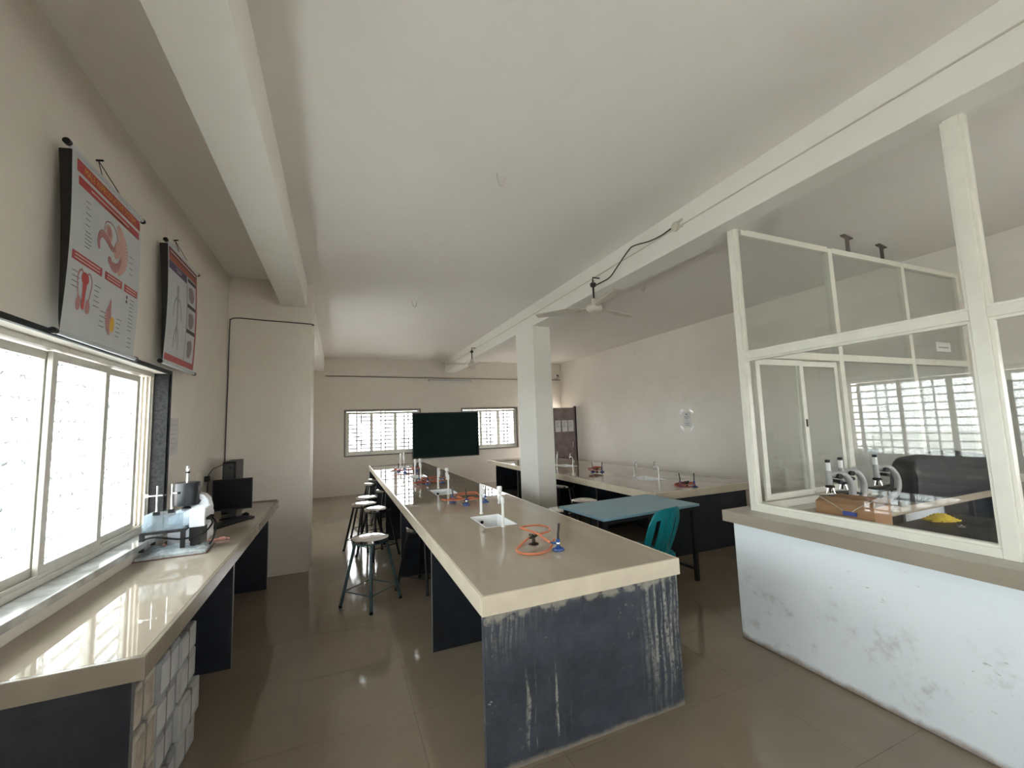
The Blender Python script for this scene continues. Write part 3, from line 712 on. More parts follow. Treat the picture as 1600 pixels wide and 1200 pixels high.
for xx in (2.235, 3.405): B((xx-.012, YF-.098, 2.815), (xx+.012, YF-.05, 2.85)).build('lamp_holder', CREAMP, R)
tag(MB().tube([(-.31, YF-.015, 2.945), (2.8, YF-.036, 2.92), (6.28, YF-.036, 2.90)], .011, 8).build('conduit_pipe', mat('grey_conduit', (.20, .18, .16), .5)), 'thin grey conduit running across the far wall', 'conduit')
R = thing('security_camera', 'small white security camera high in the far right corner', 'camera', (6.16, YF, 3.02))
B((-.05, -.03, -.05), (.05, -.025, .05)).build('mount', PVC, R)
MB().tube([(0, -.03, 0), (0, -.08, .01)], .012).build('bracket', PVC, R)
MB().lathe([(.0, 0), (.034, .002), (.036, .02), (.036, .11), (.03, .115)], (0, -.07, .02), 18, (-.3, -1, -.25)).build('housing', PVC, R, True)
MB().lathe([(.0, 0), (.026, .0), (.026, .012), (0, .014)], (-.032, -.178, -.008), 16, (-.3, -1, -.25)).build('lens', BLACKP, R, True)
MB().tube([(0, -.03, -.05), (0, -.02, -.12)], .006).build('cable', CABLE, R)
tag(B((5.40, 10.36, 2.03), (5.47, 10.42, 2.08)).build('door_closer', BLACKP), 'small black fitting above the open brown door', 'door closer')

# ================================================================ fans
def fan(angles, label, x, y, z, ztop, drop):
    R = thing('ceiling_fan', label, 'fan', (x, y, z), 0, 'ceiling fans under the beam')
    MB().lathe([(0, -.055), (.045, -.052), (.075, -.038), (.088, -.012), (.088, .012), (.075, .03), (.045, .045), (.03, .05), (.028, .10), (.0, .105)], n=32).build('motor', FANW, R, True)
    MB().cyl((0, 0, .09), (0, 0, ztop-z), .011, n=12).build('down_rod', DARKST, R, True)
    MB().lathe([(.012, 0), (.035, -.02), (.03, -.055), (.014, -.06)][::-1], (0, 0, ztop-z-.02), 16).build('canopy', DARKST, R, True)
    MB().tube([(0, 0, ztop-z), (.0, 0, ztop-z+.03), (drop, 0, ztop-z+.03)], .008).build('hook', DARKST, R, True)
    for a in angles:
        d = Vector((math.cos(a), math.sin(a), 0)); s = Vector((-d.y, d.x, 0))
        V = []; F = []
        for i in range(7):
            t = i/6; rr = .155+.515*t; hw = .052+.018*math.sin(PI*min(1, t*1.1))+(.004 if t > .5 else 0)
            tw = .20-.10*t
            for sg, zz in ((-1, -.004), (1, -.004), (1, .004), (-1, .004)):
                p = d*rr+s*(sg*hw)+Vector((0, 0, zz+sg*hw*tw-.01*t)); V.append(p)
        for i in range(6):
            for k in range(4): F.append((i*4+k, i*4+(k+1) % 4, i*4+4+(k+1) % 4, i*4+4+k))
        F += [(3, 2, 1, 0), (24, 25, 26, 27)]
        b = MB().add(V, F).build('blade', FANW, R, bevel=.001)
        MB().bar(d*.07, d*.19+Vector((0, 0, -.003)), .035, .006).build('blade_bracket', FANW, b)
    return R
def ang(hx, hy, tx, ty): return math.atan2(ty-hy, tx-hx)
a1 = 2.38; fan([a1, a1+2*PI/3, a1-2*PI/3], 'cream three-blade ceiling fan nearest the viewer', 2.61, 3.80, 2.855, 3.17, .09)
a2 = 3.35; fan([a2, a2+2*PI/3, a2-2*PI/3], 'cream ceiling fan farther off, before the chalkboard', 2.61, 8.40, 2.895, 3.22, .09)
tag(MB().tube(smooth_path([(2.685, 2.68, 3.262), (2.68, 2.80, 3.25), (2.675, 2.95, 3.262), (2.67, 3.15, 3.305), (2.67, 3.24, 3.295), (2.66, 3.42, 3.19), (2.65, 3.54, 3.12), (2.63, 3.68, 3.105), (2.615, 3.78, 3.10)], 5), .0065, 8).build('fan_cable', CABLE, None, True), 'black cable running along the beam to the near fan', 'cable')
R = thing('junction_box', 'round cream junction box on the side of the beam', 'junction box', (2.70, 2.63, 3.26))
MB().lathe([(.042, 0), (.042, .022), (.034, .03), (0, .03)], (0, 0, 0), 20, (-1, 0, 0)).build('cover', CREAMP, R, True)
for s in (-1, 1): MB().tube([(-.012, -.04, s*.025), (-.012, -.075, s*.028)], .012, 10).build('pipe_end', CREAMP, R, True)
tag(MB().tube([(2.694, YB+.01, 3.235), (2.694, 2.55, 3.245), (2.694, 5.5, 3.235), (2.694, YF-.03, 3.24)], .006, 6).build('beam_wire', CREAMP), 'thin pale wire casing along the beam side', 'wire')
def hook(x, y, z, label):
    tag(MB().tube(smooth_path([(x-.03, y, z), (x-.028, y, z-.05), (x-.01, y+.008, z-.085), (x+.012, y, z-.085), (x+.026, y, z-.045), (x+.026, y, z-.02)], 5), .006, 8).build('ceiling_hook', FANW, None, True), label, 'hook', 'hooks in the ceiling')
hook(1.07, 2.63, ZC, 'iron hook in the ceiling nearest the viewer'); hook(.99, 5.86, ZC, 'small hook in the ceiling above the central bench')
hook(3.75, 4.3, ZC, 'small hook in the ceiling right of the near fan'); hook(4.35, 8.3, ZC, 'small hook in the ceiling right of the column')
for i, (x, y) in enumerate(((4.80, 2.45), (5.45, 2.47))):
    R = thing('fan_hanger', ['left', 'right'][i]+' of two brown T-shaped hangers behind the cabin glass', 'hanger', (x, y, ZC), .15, 'fan hangers above the cabin')
    B((-.10, -.02, -.012), (.10, .02, 0)).build('plate', mat('rusty_steel', (.09, .065, .055), .6), R)
    B((-.03, -.008, -.22), (.03, .008, -.012)).build('strap', mat('rusty_steel', (.09, .065, .055), .6), R)

# pillar cable
tag(MB().tube(smooth_path([(-1.155, 5.488, 1.15), (-1.152, 5.488, 1.9), (-1.148, 5.488, 2.80), (-1.135, 5.488, 2.895), (-1.06, 5.488, 2.915), (-.8, 5.488, 2.905), (-.33, 5.488, 2.89), (-.305, 5.488, 2.87)], 6), .006, 8).build('wall_cable', CABLE, None, True), 'dark cable running up and across the broad pillar', 'cable')

# ================================================================ posters
RED = mat('poster_red', (.42, .050, .052), .45, .04); POST = mat('poster_sheet', (.53, .56, .58), .42, .03)
YEL = mat('poster_yellow', (.72, .42, .05), .5); PINK = mat('poster_pink', (.42, .19, .19), .5); INK = mat('poster_ink', (.07, .06, .07), .6)
FLESH = mat('poster_flesh', (.55, .33, .28), .5); WHITEI = mat('poster_white_ink', (.66, .60, .58), .5)
PURP = mat('poster_purple', (.055, .035, .10), .5); BRN = mat('poster_brown_red', (.15, .030, .025), .5); ORG = mat('poster_orange', (.34, .075, .035), .5)
def poster(label, y0, y1, z0, z1):
    R = thing('wall_chart', label, 'poster', (0, 0, 0), 0, 'hanging anatomy charts'); W_, H_ = y1-y0, z1-z0
    X0 = XL+.072
    def f(u, v, w=0):                                    # sheet bulges slightly off the wall
        return (X0+w+.012*math.sin(PI*v)-.010*math.sin(PI*u)*0, y0+u*W_, z0+v*H_)
    MB().grid([i/4 for i in range(5)], [i/16 for i in range(17)], lambda u, v: False, f, -.001, 0).build('sheet', POST, R, True)
    for z, nm in ((z1+.008, 'top_rod'), (z0-.006, 'bottom_rod')):
        r = MB().cyl((X0-.002, y0-.03, z), (X0-.002, y1+.03, z), .011, n=12).build(nm, POST, R, True)
        for yy in (y0-.035, y1+.035): MB().cyl((X0-.002, yy-.01, z), (X0-.002, yy+.01, z), .014, n=12).build('rod_cap', BLACKP, r, True)
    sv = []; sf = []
    for i in range(17):                                   # black strip drawing the shade of the gap behind the near edge
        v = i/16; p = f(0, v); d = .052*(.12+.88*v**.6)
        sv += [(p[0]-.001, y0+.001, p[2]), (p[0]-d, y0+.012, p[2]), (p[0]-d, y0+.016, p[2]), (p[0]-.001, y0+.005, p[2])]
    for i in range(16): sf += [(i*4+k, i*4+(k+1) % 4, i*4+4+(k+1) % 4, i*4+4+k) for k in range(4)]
    MB().add(sv, sf+[(3, 2, 1, 0), (64, 65, 66, 67)]).build('gap_shade_strip', mat('gap_shade_black', (.010, .009, .010), .7), R)
    yc = (y0+y1)/2
    MB().tube([(X0, yc-.09, z1+.015), (XL+.01, yc+.01, z1+.15), (X0, yc+.11, z1+.015)], .0022, 6).build('hanging_cord', BLACKP, R)
    MB().cyl((XL, yc+.01, z1+.15), (XL+.03, yc+.01, z1+.155), .005, n=8).build('nail', BLACKP, R)
    def rect(mb, u0_, u1_, v0_, v1_, w):
        n = 6 if v1_-v0_ > .1 else 1
        for i in range(n):
            a, b = v0_+(v1_-v0_)*i/n, v0_+(v1_-v0_)*(i+1)/n
            mb.add([f(u0_, a, w), f(u1_, a, w), f(u1_, b, w), f(u0_, b, w)], [(0, 1, 2, 3)])
        return mb
    def strip(mb, pts, wd, w):                            # brush stroke of varying width on the sheet
        for (p, q, a, b) in zip(pts[:-1], pts[1:], wd[:-1], wd[1:]):
            d = Vector((q[0]-p[0], q[1]-p[1])); d = Vector((-d.y, d.x)).normalized() if d.length else Vector((0, 0))
            mb.add([f(p[0]-d.x*a, p[1]-d.y*a, w), f(q[0]-d.x*b, q[1]-d.y*b, w), f(q[0]+d.x*b, q[1]+d.y*b, w), f(p[0]+d.x*a, p[1]+d.y*a, w)], [(0, 1, 2, 3)])
        return mb
    def blob(mb, cu, cv, ru, rv, w, n=18, rot=0):
        V = [f(cu, cv, w)]+[f(cu+ru*math.cos(a)*math.cos(rot)-rv*math.sin(a)*math.sin(rot), cv+ru*math.cos(a)*math.sin(rot)+rv*math.sin(a)*math.cos(rot), w) for a in [2*PI*k/n for k in range(n)]]
        return mb.add(V, [(0, 1+k, 1+(k+1) % n) for k in range(n)])
    def txt(s, u, v, size, m, sx=1.0):
        p = f(u, v, .0024); M4 = Matrix(((0, 0, 1, p[0]), (1, 0, 0, p[1]), (0, 1, 0, p[2]), (0, 0, 0, 1)))
        return text_mesh(s, size, m, R, M4, 'title_lettering', 'CENTER', sx)
    def sp(pts, k=5): return [(p.x, p.y) for p in smooth_path([(a, b, 0) for a, b in pts], k)]
    return R, f, rect, strip, blob, txt, sp
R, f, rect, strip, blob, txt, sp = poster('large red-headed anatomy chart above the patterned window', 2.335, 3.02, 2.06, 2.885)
rect(MB(), .05, .985, .905, .975, .0012).build('title_band', RED, R); txt('MALE REPRODUCTIVE SYSTEM', .515, .938, .047, YEL, .82)
rect(MB(), .07, .965, .835, .885, .0012).build('subtitle_band', RED, R)
rect(MB(), .22, .78, .856, .864, .0018).build('subtitle_line', WHITEI, R)
for a, b in ((.03, .40), (.44, .70), (.735, .965)):
    bnd = rect(MB(), a, b, .405, .455, .0012).build('caption_band', RED, R)
    rect(rect(MB(), a+.03, b-.03, .437, .442, .0018), a+.03, b-.03, .418, .423, .0018).build('caption_lines', WHITEI, bnd)
strip(MB(), sp([(.60, .80), (.68, .72), (.71, .64), (.68, .56), (.62, .49)]), [.02+.045*math.sin(PI*k/20) for k in range(21)], .0013).build('diagram_tissue', FLESH, R)
strip(MB(), sp([(.34, .56), (.33, .62), (.37, .665), (.44, .655), (.52, .62), (.57, .63)]), [.012+.012*math.sin(PI*k/25) for k in range(26)], .0017).build('diagram_organ', PINK, R)
blob(blob(MB(), .47, .70, .05, .055, .0015, rot=.5), .60, .64, .045, .07, .0015, rot=-.5).build('diagram_organ', FLESH, R)
blob(blob(MB(), .47, .71, .028, .035, .0019, rot=.5), .49, .535, .028, .025, .0019).build('diagram_organ', PINK, R)
strip(MB(), sp([(.40, .69), (.42, .755), (.50, .775), (.57, .75), (.60, .70)]), [.004]*21, .0019).build('diagram_outline', PINK, R)
strip(MB(), sp([(.50, .52), (.56, .51), (.62, .53), (.66, .60)]), [.022, .022, .026, .028, .03, .03, .03, .03, .028, .026, .024, .022, .02, .018, .016, .014], .0016).build('diagram_tissue', PINK, R)
for s in (-1, 1):
    strip(MB(), sp([(.20+s*.012, .35), (.20+s*.05, .375), (.20+s*.085, .33), (.20+s*.07, .25), (.20+s*.055, .20)]), [.006]*21, .0014).build('diagram_outline', PINK, R)
    blob(MB(), .20+s*.055, .185, .028, .042, .0017, rot=.1*s).build('diagram_organ', PINK, R)
blob(strip(MB(), [(.20, .34), (.20, .26), (.20, .16)], [.03, .02, .016], .0015), .20, .335, .045, .035, .0016).build('diagram_organ', RED, R)
strip(MB(), sp([(.555, .30), (.545, .24), (.535, .18), (.55, .12), (.575, .08)]), [.008, .010, .012, .016, .02, .026, .032, .038, .042, .045, .045, .042, .038, .034, .03, .026, .022, .018, .014, .01, .006], .0014).build('diagram_organ', PINK, R)
blob(MB(), .60, .15, .035, .05, .0016).build('diagram_organ', YEL, R)
mb = MB(); rd = random.Random(4)
for (u_, v_, n, dv) in ((.16, .775, 5, -.034), (.16, .60, 5, -.022), (.80, .66, 4, -.04), (.05, .345, 4, -.028), (.32, .33, 5, -.03), (.42, .20, 4, -.03), (.66, .20, 5, -.028), (.84, .37, 9, -.026), (.86, .11, 3, -.03)):
    for k in range(n): l = rd.uniform(.05, .09); rect(mb, u_, u_+l, v_+k*dv, v_+k*dv+.004, .0012)
blob(blob(mb, .79, .375, .014, .012, .0013, 10), .79, .345, .014, .012, .0013, 10)
tag(mb.build('diagram_labels', INK, R), kind='stuff')

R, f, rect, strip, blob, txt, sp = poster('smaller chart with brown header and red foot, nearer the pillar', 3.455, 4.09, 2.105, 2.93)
rect(MB(), .02, .98, .925, .985, .0012).build('title_band', BRN, R); rect(MB(), .06, .94, .950, .962, .0018).build('title_line', WHITEI, R)
rect(MB(), .02, .98, .875, .925, .0012).build('subtitle_band', ORG, R)
rect(MB(), .02, .60, .80, .872, .0012).build('heading_band', PURP, R); rect(rect(MB(), .24, .42, .845, .851, .0018), .26, .40, .825, .831, .0018).build('heading_lines', WHITEI, R)
rect(MB(), .93, .98, .06, .875, .0012).build('side_band', RED, R); rect(MB(), .02, .98, .02, .075, .0012).build('foot_band', RED, R)
rect(MB(), .605, .615, .075, .80, .0012).build('divider', INK, R)
for v in (.83, .585, .345): rect(MB(), .63, .93, v, v+.035, .0013).build('picture_heading', INK, R)
for k, v in enumerate((.72, .47, .20)):
    blob(blob(MB(), .77, v, .10, .075, .0014, rot=.4*k), .72, v+.04, .05, .03, .0018).build('picture', mat('poster_grey_pink', (.26, .20, .20), .5), R)
mb = strip(MB(), sp([(.30, .63), (.30, .45), (.30, .2)]), [.03-.0018*k for k in range(11)], .0013)
for s in (-1, 1): strip(strip(mb, sp([(.30, .60), (.30+s*.09, .55), (.30+s*.13, .40)]), [.012]*11, .0013), sp([(.30, .36), (.30+s*.06, .25), (.30+s*.07, .14)]), [.012]*11, .0013)
blob(mb, .30, .67, .035, .04, .0013); mb.build('figure_drawing', mat('poster_grey_ink', (.30, .31, .33), .6), R)
mb = MB()
for k in range(16):
    for u_ in (.05, .47): rect(mb, u_, u_+.08, .68-k*.034, .683-k*.034, .0012)
tag(mb.build('diagram_labels', mat('poster_grey_ink', (.30, .31, .33), .6), R), kind='stuff')

o = tag(B((XL+.001, 3.865, 1.45), (XL+.004, 4.05, 1.735)).build('wall_sheet', mat('plastic_sleeve', (.62, .60, .61), .25)), 'small plastic-sleeved sheet pinned beside the window reveal', 'notice')
mb = MB()
for k in range(6): mb.box((XL+.004, 3.89, 1.68-k*.035), (XL+.0045, 4.02-(k % 3)*.02, 1.684-k*.035))
mb.build('printed_lines', mat('grey_print', (.25, .25, .26), .7), o)
# taped notice on the right wall
R = thing('taped_notice', 'white notice taped by its corners to the right wall', 'notice', (XR-.004, 6.24, 1.575))
B((0, -.105, -.15), (.003, .105, .15)).build('sheet', mat('notice_sheet', (.66, .66, .65), .4), R)
for sy in (-1, 1):
    for sz in (-1, 1):
        c = Vector((-.002, sy*.125, sz*.165)); d = Vector((0, sy*1, -sz*.9)).normalized()
        MB().bar(c-d*.065, c+d*.065, .05, .0015, (1, 0, 0)).build('tape', mat('glossy_tape', (.88, .88, .87), .12), R)
mb = MB().box((-.001, -.02, .085), (0, .025, .12))
for k, (l, t_) in enumerate(((.06, .012), (.05, .008), (.03, .006), (.03, .006), (.06, .012), (.05, .012))): mb.box((-.001, -l, .06-k*.032-t_), (0, l, .06-k*.032))
mb.build('printed_lines', mat('grey_print', (.25, .25, .26), .7), R)

# ================================================================ equipment on the window counter
Z = CT
R = thing('wrapped_slab', 'plastic-wrapped grey slab lying under the black stand on the counter', 'slab', (-.985, 3.49, Z), .05)
MB().grid([i/12 for i in range(13)], [i/6 for i in range(7)], lambda u, v: False,
    lambda u, v, w: ((u-.5)*.36, (v-.5)*.25, (.003 if w < .5 else .036+.006*math.sin(u*19+v*7)+.004*math.sin(v*17)) if 0 < u < 1 and 0 < v < 1 else (.003 if w < .5 else .022)), 0, 1).build('wrapping', mat('crinkled_plastic', (.40, .44, .45), .22, .3, 22, bmp=.5, bscale=40), R, True)
B((-.19, -.135, 0), (.19, .135, .004)).build('backing', mat('red_brown_backing', (.12, .05, .04), .6), R)
R = thing('instrument_stand', 'black steel stand carrying a clear bath on the counter', 'stand', (-1.045, 3.52, Z), .03)
for sx in (-1, 1):
    for sy in (-1, 1): B((sx*.105-.012, sy*.10-.010, .042), (sx*.105+.012, sy*.10+.010, .155)).build('leg', BLACKM, R)
    B((sx*.105-.01, -.10, .145), (sx*.105+.01, .10, .16)).build('cross_rail', BLACKM, R)
for sy in (-1, 1): B((-.105, sy*.10-.008, .145), (.105, sy*.10+.008, .162)).build('front_rail', BLACKM, R)
R = thing('organ_bath', 'clear acrylic bath with two clamp rods on the black stand', 'organ bath', (-1.045, 3.52, Z+.162), .03)
MB().grid([-.115, -.109, .094, .10], [-.085, -.079, .079, .085], lambda u, v: -.109 < u < .094 and -.079 < v < .079, lambda u, v, w: (u, v, w), 0, .10).build('tank_wall', ACRYL, R)
B((-.115, -.085, 0), (.10, .085, .005)).build('tank_floor', ACRYL, R)
MB().tube(smooth_path([(.0, -.04, .09), (.0, -.04, .03), (.03, -.03, .02), (.06, -.03, .06), (.06, -.02, .095)], 5), .005, 8).build('glass_coil', ACRYL, R, True)
for i, (xx, yy) in enumerate(((-.05, -.06), (.012, .0))):
    B((xx-.015, yy-.012, .095), (xx+.015, yy+.012, .118)).build('rod_holder', BLACKP, R)
    r = MB().cyl((xx, yy, .11), (xx, yy, .285), .0055, n=10).build('rod', STEEL, R, True)
    MB().bar((xx-.05*(1-i)-.01, yy, .222+.004*i), (xx+.035, yy, .222), .008, .008).build('clamp_arm', STEEL, r)
    MB().cyl((xx+.03, yy, .222), (xx+.045, yy, .222), .008, n=10).build('clamp_knob', BLACKP, r)
    if i == 0: B((xx-.065, yy-.006, .215), (xx-.045, yy+.006, .235)).build('clamp_jaw', STEEL, r)
R = thing('control_unit', 'white metal control unit beside the clear bath', 'control unit', (-.895, 3.56, Z), .03)
B((-.028, -.09, .155), (.06, .09, .275)).build('case', WHITEP, R, bevel=.006)
B((-.02, -.08, .0), (.04, .08, .155)).build('pedestal', BLACKM, R)
for k in range(3): MB().cyl((.06, -.05+k*.045, .20), (.085, -.05+k*.045, .20), .010, n=12).build('connector', BLACKP, R, True)
MB().tube(smooth_path([(.08, -.05, .20), (.10, -.08, .17), (.06, -.13, .12), (-.05, -.15, .10), (-.20, -.15, .13), (-.29, -.12, .09), (-.28, -.10, .012)], 6), .006, 8).build('cable', BLACKP, R, True)
MB().tube(smooth_path([(.08, .0, .20), (.11, -.02, .15), (.10, -.04, .06), (.07, -.06, .01)], 6), .006, 8).build('cable', BLACKP, R, True)
R = thing('kymograph', 'white kymograph with a black recording drum on the counter', 'kymograph', (-.985, 3.80, Z), 0)
MB().prism([(-.12, -.10), (.10, -.10), (.10, .14), (-.12, .14)], 0, .20).build('body', WHITEP, R, bevel=.012)
arm = [(.055, .0), (.10, .0), (.115, .04), (.115, .24), (.10, .30), (.07, .335), (.03, .345), (.03, .315), (.055, .29), (.03, .262), (-.09, .232), (-.09, .212), (.055, .20)]
MB().prism(arm, -.045, .045).build('arm', WHITEP, R, bevel=.006).rotation_euler = (PI/2, 0, 0)
MB().lathe([(.0, .270), (.074, .270), (.077, .275), (.077, .425), (.073, .430), (.0, .430)], (-.03, -.04, 0), 36).build('drum', DRUM, R, True)
MB().lathe([(.009, .428), (.009, .515), (.012, .517), (.012, .535), (.008, .545), (0, .548)], (-.03, -.04, 0), 16).build('spindle', STEEL, R, True)
MB().lathe([(.013, 0), (.013, .012), (0, .013)], (-.03, -.04, .495), 14).build('spindle_collar', BLACKP, R, True)
MB().lathe([(.02, .23), (.03, .235), (.03, .25), (.02, .255), (.015, .27)], (-.03, -.04, 0), 20).build('drum_base', BLACKP, R, True)
R = thing('syringe_tube', 'pink rubber tube with a metal tip lying on the counter', 'tube', (0, 0, Z))
MB().tube(smooth_path([(-1.08, 3.56, .05), (-1.06, 3.60, .02), (-.98, 3.66, .012), (-.90, 3.70, .009), (-.80, 3.72, .009)], 6), .0075, 8).build('tube', mat('pale_pink_rubber', (.62, .30, .25), .4), R, True)
MB().cyl((-.80, 3.72, .009), (-.765, 3.722, .012), .013, n=10).cyl((-.765, 3.722, .012), (-.735, 3.70, .012), .006, n=8).build('tip', mat('pink_plastic', (.65, .32, .28), .35), R, True)
R = thing('socket_box', 'cream switch socket with a black plug on the left wall', 'socket', (XL, 4.62, 1.215))
B((0, -.11, -.055), (.035, .09, .055)).build('box', CREAMP, R, bevel=.004)
B((.035, .035, -.045), (.075, .075, .005)).build('plug', BLACKP, R, bevel=.004)
B((.035, -.06, -.01), (.042, -.03, .025)).build('switch', CREAMP, R)
MB().tube(smooth_path([(.06, .055, -.04), (.06, .05, -.14), (.05, .07, -.25), (.06, .15, -.33)], 5), .006, 8).build('cord', BLACKP, R, True)
MB().tube(smooth_path([(.05, .09, .0), (.05, .25, .05), (.04, .45, .055), (.03, .75, .06)], 5), .005, 8).build('cord', CABLE, R, True)
R = thing('computer_monitor', 'black monitor standing edge-on in front of the broad pillar', 'monitor', (-.90, 4.62, Z), .10)
B((-.155, -.018, .075), (.155, .012, .355)).build('screen_case', BLACKP, R, bevel=.006)
B((-.145, -.020, .09), (.145, -.017, .345)).build('screen', mat('dark_screen', (.003, .003, .004), .25, spec=.2), R)
MB().prism([(-.09, -.07), (.09, -.07), (.10, .05), (-.10, .05)], 0, .012).build('base', BLACKP, R, bevel=.003)
MB().bar((0, 0, .01), (0, .015, .12), .06, .02).build('neck', BLACKP, R)
R = thing('computer_tower', 'slim upright black computer case behind the monitor', 'computer', (-.985, 5.05, Z), .02)
B((-.055, -.20, 0), (.055, .20, .50)).build('case', BLACKP, R, bevel=.006)
B((-.045, -.206, .02), (.035, -.199, .48)).build('front_panel', mat('dark_grey_plastic', (.035, .034, .033), .35), R)
MB().cyl((.01, -.206, .44), (.01, -.211, .44), .010, n=12).build('power_button', BLACKP, R)
R = thing('keyboard', 'black keyboard lying on the counter before the monitor', 'keyboard', (-.865, 4.36, Z), math.radians(62))
B((-.215, -.07, 0), (.215, .07, .018)).build('case', BLACKP, R, bevel=.006)
kp = None
for r_ in range(5):
    for c_ in range(14):
        if kp is None: kp = o = B((-.012, -.0095, 0), (.012, .0095, .007)).build('key', mat('key_black', (.016, .016, .017), .4), R)
        else: o = bpy.data.objects.new('key', kp.data); C.objects.link(o); o.parent = R
        o.location = (-.19+c_*.029, -.045+r_*.0235, .018)
R = thing('computer_mouse', 'black computer mouse beside the keyboard', 'mouse', (-.80, 4.66, Z), .6)
MB().lathe([(.030, 0), (.032, .008), (.027, .022), (.015, .031), (0, .033)], n=18).build('shell', BLACKP, R, True)
MB().cyl((0, -.012, .031), (0, .0, .035), .004, n=8).build('wheel', DARKST, R)
# paper bundles stored below the counter
rd = random.Random(5)
PB = [mat('bundle_cream', (.42, .385, .325), .75, .22, 14), mat('bundle_grey', (.28, .28, .285), .7, .14, 12), mat('bundle_white', (.38, .38, .37), .7, .1, 10)]
for c, (y0, y1, hs) in enumerate(((2.03, 2.27, (.155, .185, .17, .16)), (2.28, 2.56, (.17, .15, .165, .17)), (2.57, 2.86, (.16, .17, .15, .13)))):
    z = 0
    for k, h in enumerate(hs):
        R = thing('paper_bundle', ['cream wrapped', 'grey wrapped', 'white'][c]+' paper bundle under the counter, %s of its %s stack' % (['bottom', 'second', 'third', 'top'][k], ['nearest', 'middle', 'farthest'][c]), 'paper bundle', (-.87, (y0+y1)/2, z), rd.uniform(-.04, .04), 'paper bundles stored under the counter')
        dx = rd.uniform(0, .025); hy = (y1-y0)/2-.008
        B((-.15, -hy, 0), (.165+dx, hy, h-.006)).build('wrapper', PB[c], R, bevel=.008)
        MB().box((.164+dx, -hy*.75, h*.15), (.167+dx, hy*.75, h*.82)).build('label_sheet', mat('dusty_paper', (.46, .46, .46), .8, .12, 9) if c else mat('brown_stain_paper', (.34, .29, .23), .8, .3, 9), R)
        B((-.152, -.006, -.0), (.168+dx, .006, h-.003)).build('string', mat('grey_string', (.20, .19, .17), .8), R)
        z += h

# ================================================================ inside the glass cabin
R = thing('cabin_counter', 'beige counter inside the cabin along its glazed end', 'counter')
B((2.96, 1.90, .80), (5.75, 2.125, .86)).build('worktop', TOP, R, bevel=.004)
for xx in (3.0, 4.1, 5.2, 5.7): B((xx, 1.93, 0), (xx+.035, 2.12, .80)).build('leg_panel', SLATE, R)
def microscope(label, x, y, rz):
    global mic
    if mic is None:
        R = thing('microscope', label, 'microscope', (0, 0, 0), 0, 'microscopes inside the cabin'); mic = R
        MB().prism([(-.06, -.05), (.10, -.05), (.10, -.02), (0, -.015), (0, .015), (.10, .02), (.10, .05), (-.06, .05)], 0, .028).build('foot', ARMG, R, bevel=.004)
        arc = [(-.03+.095*math.cos(a)*-1, 0, .17+.125*math.sin(a)) for a in [math.radians(d) for d in range(-75, 80, 12)]]
        MB().tube([(-.035, 0, .02)]+arc+[(.035, 0, .285)], [.020]*2+[.023]*(len(arc)-1)+[.022], 12).build('arm', ARMG, R, True)
        B((-.06, -.055, .118), (.09, .055, .130)).build('stage', BLACKP, R, bevel=.002)
        MB().cyl((.04, 0, .21), (.04, 0, .315), .021, n=18).build('body_tube', ARMG, R, True)
        MB().cyl((.04, 0, .315), (.04, 0, .375), .0155, n=16).build('draw_tube', PVC, R, True)
        MB().cyl((.04, 0, .375), (.04, 0, .395), .017, n=16).build('eyepiece', BLACKP, R, True)
        nz = MB().lathe([(.012, .185), (.030, .192), (.030, .205), (.02, .212)], (.04, 0, 0), 18).build('nosepiece', BLACKP, R, True)
        for a in (0, 2.1, 4.2): MB().cyl((.04+.014*math.cos(a), .014*math.sin(a), .19), (.04+.026*math.cos(a), .026*math.sin(a), .150), .009, .006, 10).build('objective', STEEL, nz, True)
        for z in (.235, .275): MB().cyl((-.015, -.045, z), (-.015, .045, z), .018 if z > .25 else .013, n=16).build('focus_knob', BLACKP, R, True)
        MB().lathe([(0, 0), (.028, .002), (.028, .008), (0, .01)], (.035, 0, .055), 18, (.5, 0, 1)).build('mirror', BLACKP, R, True)
    else: R = copy_tree(mic); R['label'] = label
    R.location = (x, y, .86); R.rotation_euler = (0, 0, rz)
mic = None
microscope('grey microscope at the left behind the cardboard box', 3.42, 2.00, 2.74)
microscope('grey microscope half hidden behind the left one', 3.66, 2.05, 2.74)
microscope('grey microscope standing alone to the right of the box', 4.06, 2.02, 2.74)
R = thing('cardboard_box', 'brown open cardboard box behind the cabin glass', 'box', (3.08, 1.715, .75), math.radians(2))
MB().grid([-.095, -.091, .091, .095], [-.165, -.161, .161, .165], lambda u, v: -.091 < u < .091 and -.161 < v < .161, lambda u, v, w: (u, v, w), .004, .27).build('side_wall', CARD, R)
B((-.095, -.165, 0), (.095, .165, .004)).build('bottom', CARD, R)
MB().add([(-.095, -.165, .268), (-.095, .165, .268), (-.055, .15, .30), (-.055, -.15, .30), (-.093, -.165, .266), (-.093, .165, .266), (-.053, .15, .298), (-.053, -.15, .298)], [(0,1,2,3),(7,6,5,4),(0,4,5,1),(1,5,6,2),(2,6,7,3),(3,7,4,0)]).build('flap', mat('cardboard_inside', (.30, .17, .09), .8), R)
MB().add([(.095, -.165, .268), (.095, .165, .268), (.145, .15, .295), (.145, -.15, .295), (.093, -.165, .266), (.093, .165, .266), (.143, .15, .293), (.143, -.15, .293)], [(3,2,1,0),(4,5,6,7),(0,1,5,4),(1,2,6,5),(2,3,7,6),(3,0,4,7)]).build('flap', mat('cardboard_inside', (.30, .17, .09), .8), R)
R = thing('usb_lead', 'thin pale lead with a blue plug hanging over the box', 'lead', (2.978, 1.70, 1.015))
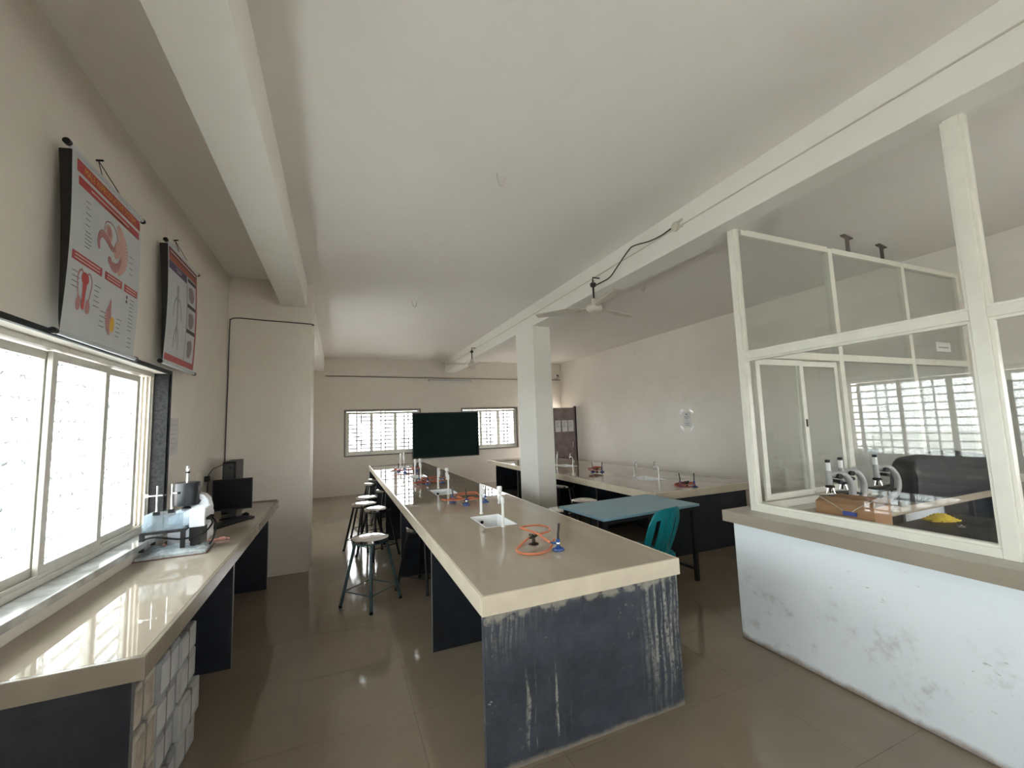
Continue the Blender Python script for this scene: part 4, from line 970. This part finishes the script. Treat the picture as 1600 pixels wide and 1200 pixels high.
MB().tube(smooth_path([(.05, .20, .055), (.0, .16, .045), (-.004, .05, -.01), (-.004, -.02, -.045), (-.004, -.07, -.01), (.01, -.15, .045)], 6), .0025, 6).build('wire', mat('pale_wire', (.6, .56, .5), .5), R, True)
B((-.012, -.065, -.06), (.003, .01, -.035)).build('plug', mat('blue_plastic', (.02, .06, .35), .35), R, bevel=.003)
R = thing('covered_equipment', 'long black dust cover draped over equipment on the cabin counter', 'dust cover', (5.02, 2.01, .86))
def cov(u, v, w):
    a = (u-.5)*2; b = (v-.5)*2
    e = (1-abs(a)**14)*(1-abs(b)**6); z = .37*max(0, e)**.4*(1-.10*u-.04*math.sin(u*9)) + .01*math.sin(u*31+v*9)*(e > 0)
    return (a*.70, b*.105+.006*math.sin(u*13), max(.002, z) if w > .5 else 0.0)
MB().grid([i/48 for i in range(49)], [i/20 for i in range(21)], lambda u, v: False, cov, 0, 1).build('cloth', BCLOTH, R, True)
B((-.68, -.110, .0), (.68, -.106, .02)).build('hem', BCLOTH, R)
R = thing('black_desk', 'black topped desk standing just behind the cabin glass', 'desk', (3.62, .95, 0))
B((-.64, -.55, .72), (1.05, .94, .75)).build('desktop', mat('black_laminate', (.012, .012, .014), .35), R, bevel=.003)
for sx in (-.60, 1.0):
    for sy in (-.52, .90): B((sx-.02, sy-.02, 0), (sx+.02, sy+.02, .72)).build('leg', BLACKM, R)
R = thing('yellow_cloth', 'crumpled yellow cloth lying on the black desk', 'cloth', (4.30, 1.79, .75), -.4)
MB().grid([i/14 for i in range(15)], [i/8 for i in range(9)], lambda u, v: False, lambda u, v, w: ((u-.5)*.22, (v-.5)*.13*(1-.5*abs(u-.5)), 0 if w < .5 else .006+.045*math.sin(PI*u)*math.sin(PI*v)+.008*math.sin(u*21+v*11)), 0, 1).build('folds', YELLOW, R, True)
B((-.05, -.07, 0), (.05, -.062, .01)).build('hem', YELLOW, R)
R = thing('key_bunch', 'small bunch of metal keys on the black desk', 'keys', (4.16, 1.62, .75), .4)
MB().tube([(.02*math.cos(a), .02*math.sin(a), .003) for a in [2*PI*k/14 for k in range(14)]], .002, 6, True).build('ring', STEEL, R)
for k in range(3): MB().bar((.02, 0, .003+.003*k), (.075, .03*(k-1), .003+.003*k), .014, .002).build('key', STEEL, R)
o = tag(B((5.70, EY-.008, 2.20), (5.98, EY-.004, 2.30)).build('window_label', PAPER), 'white paper label stuck on the cabin end glass', 'label')
MB().box((5.74, EY-.009, 2.24), (5.94, EY-.008, 2.25)).build('printed_lines', mat('grey_print', (.25, .25, .26), .7), o)
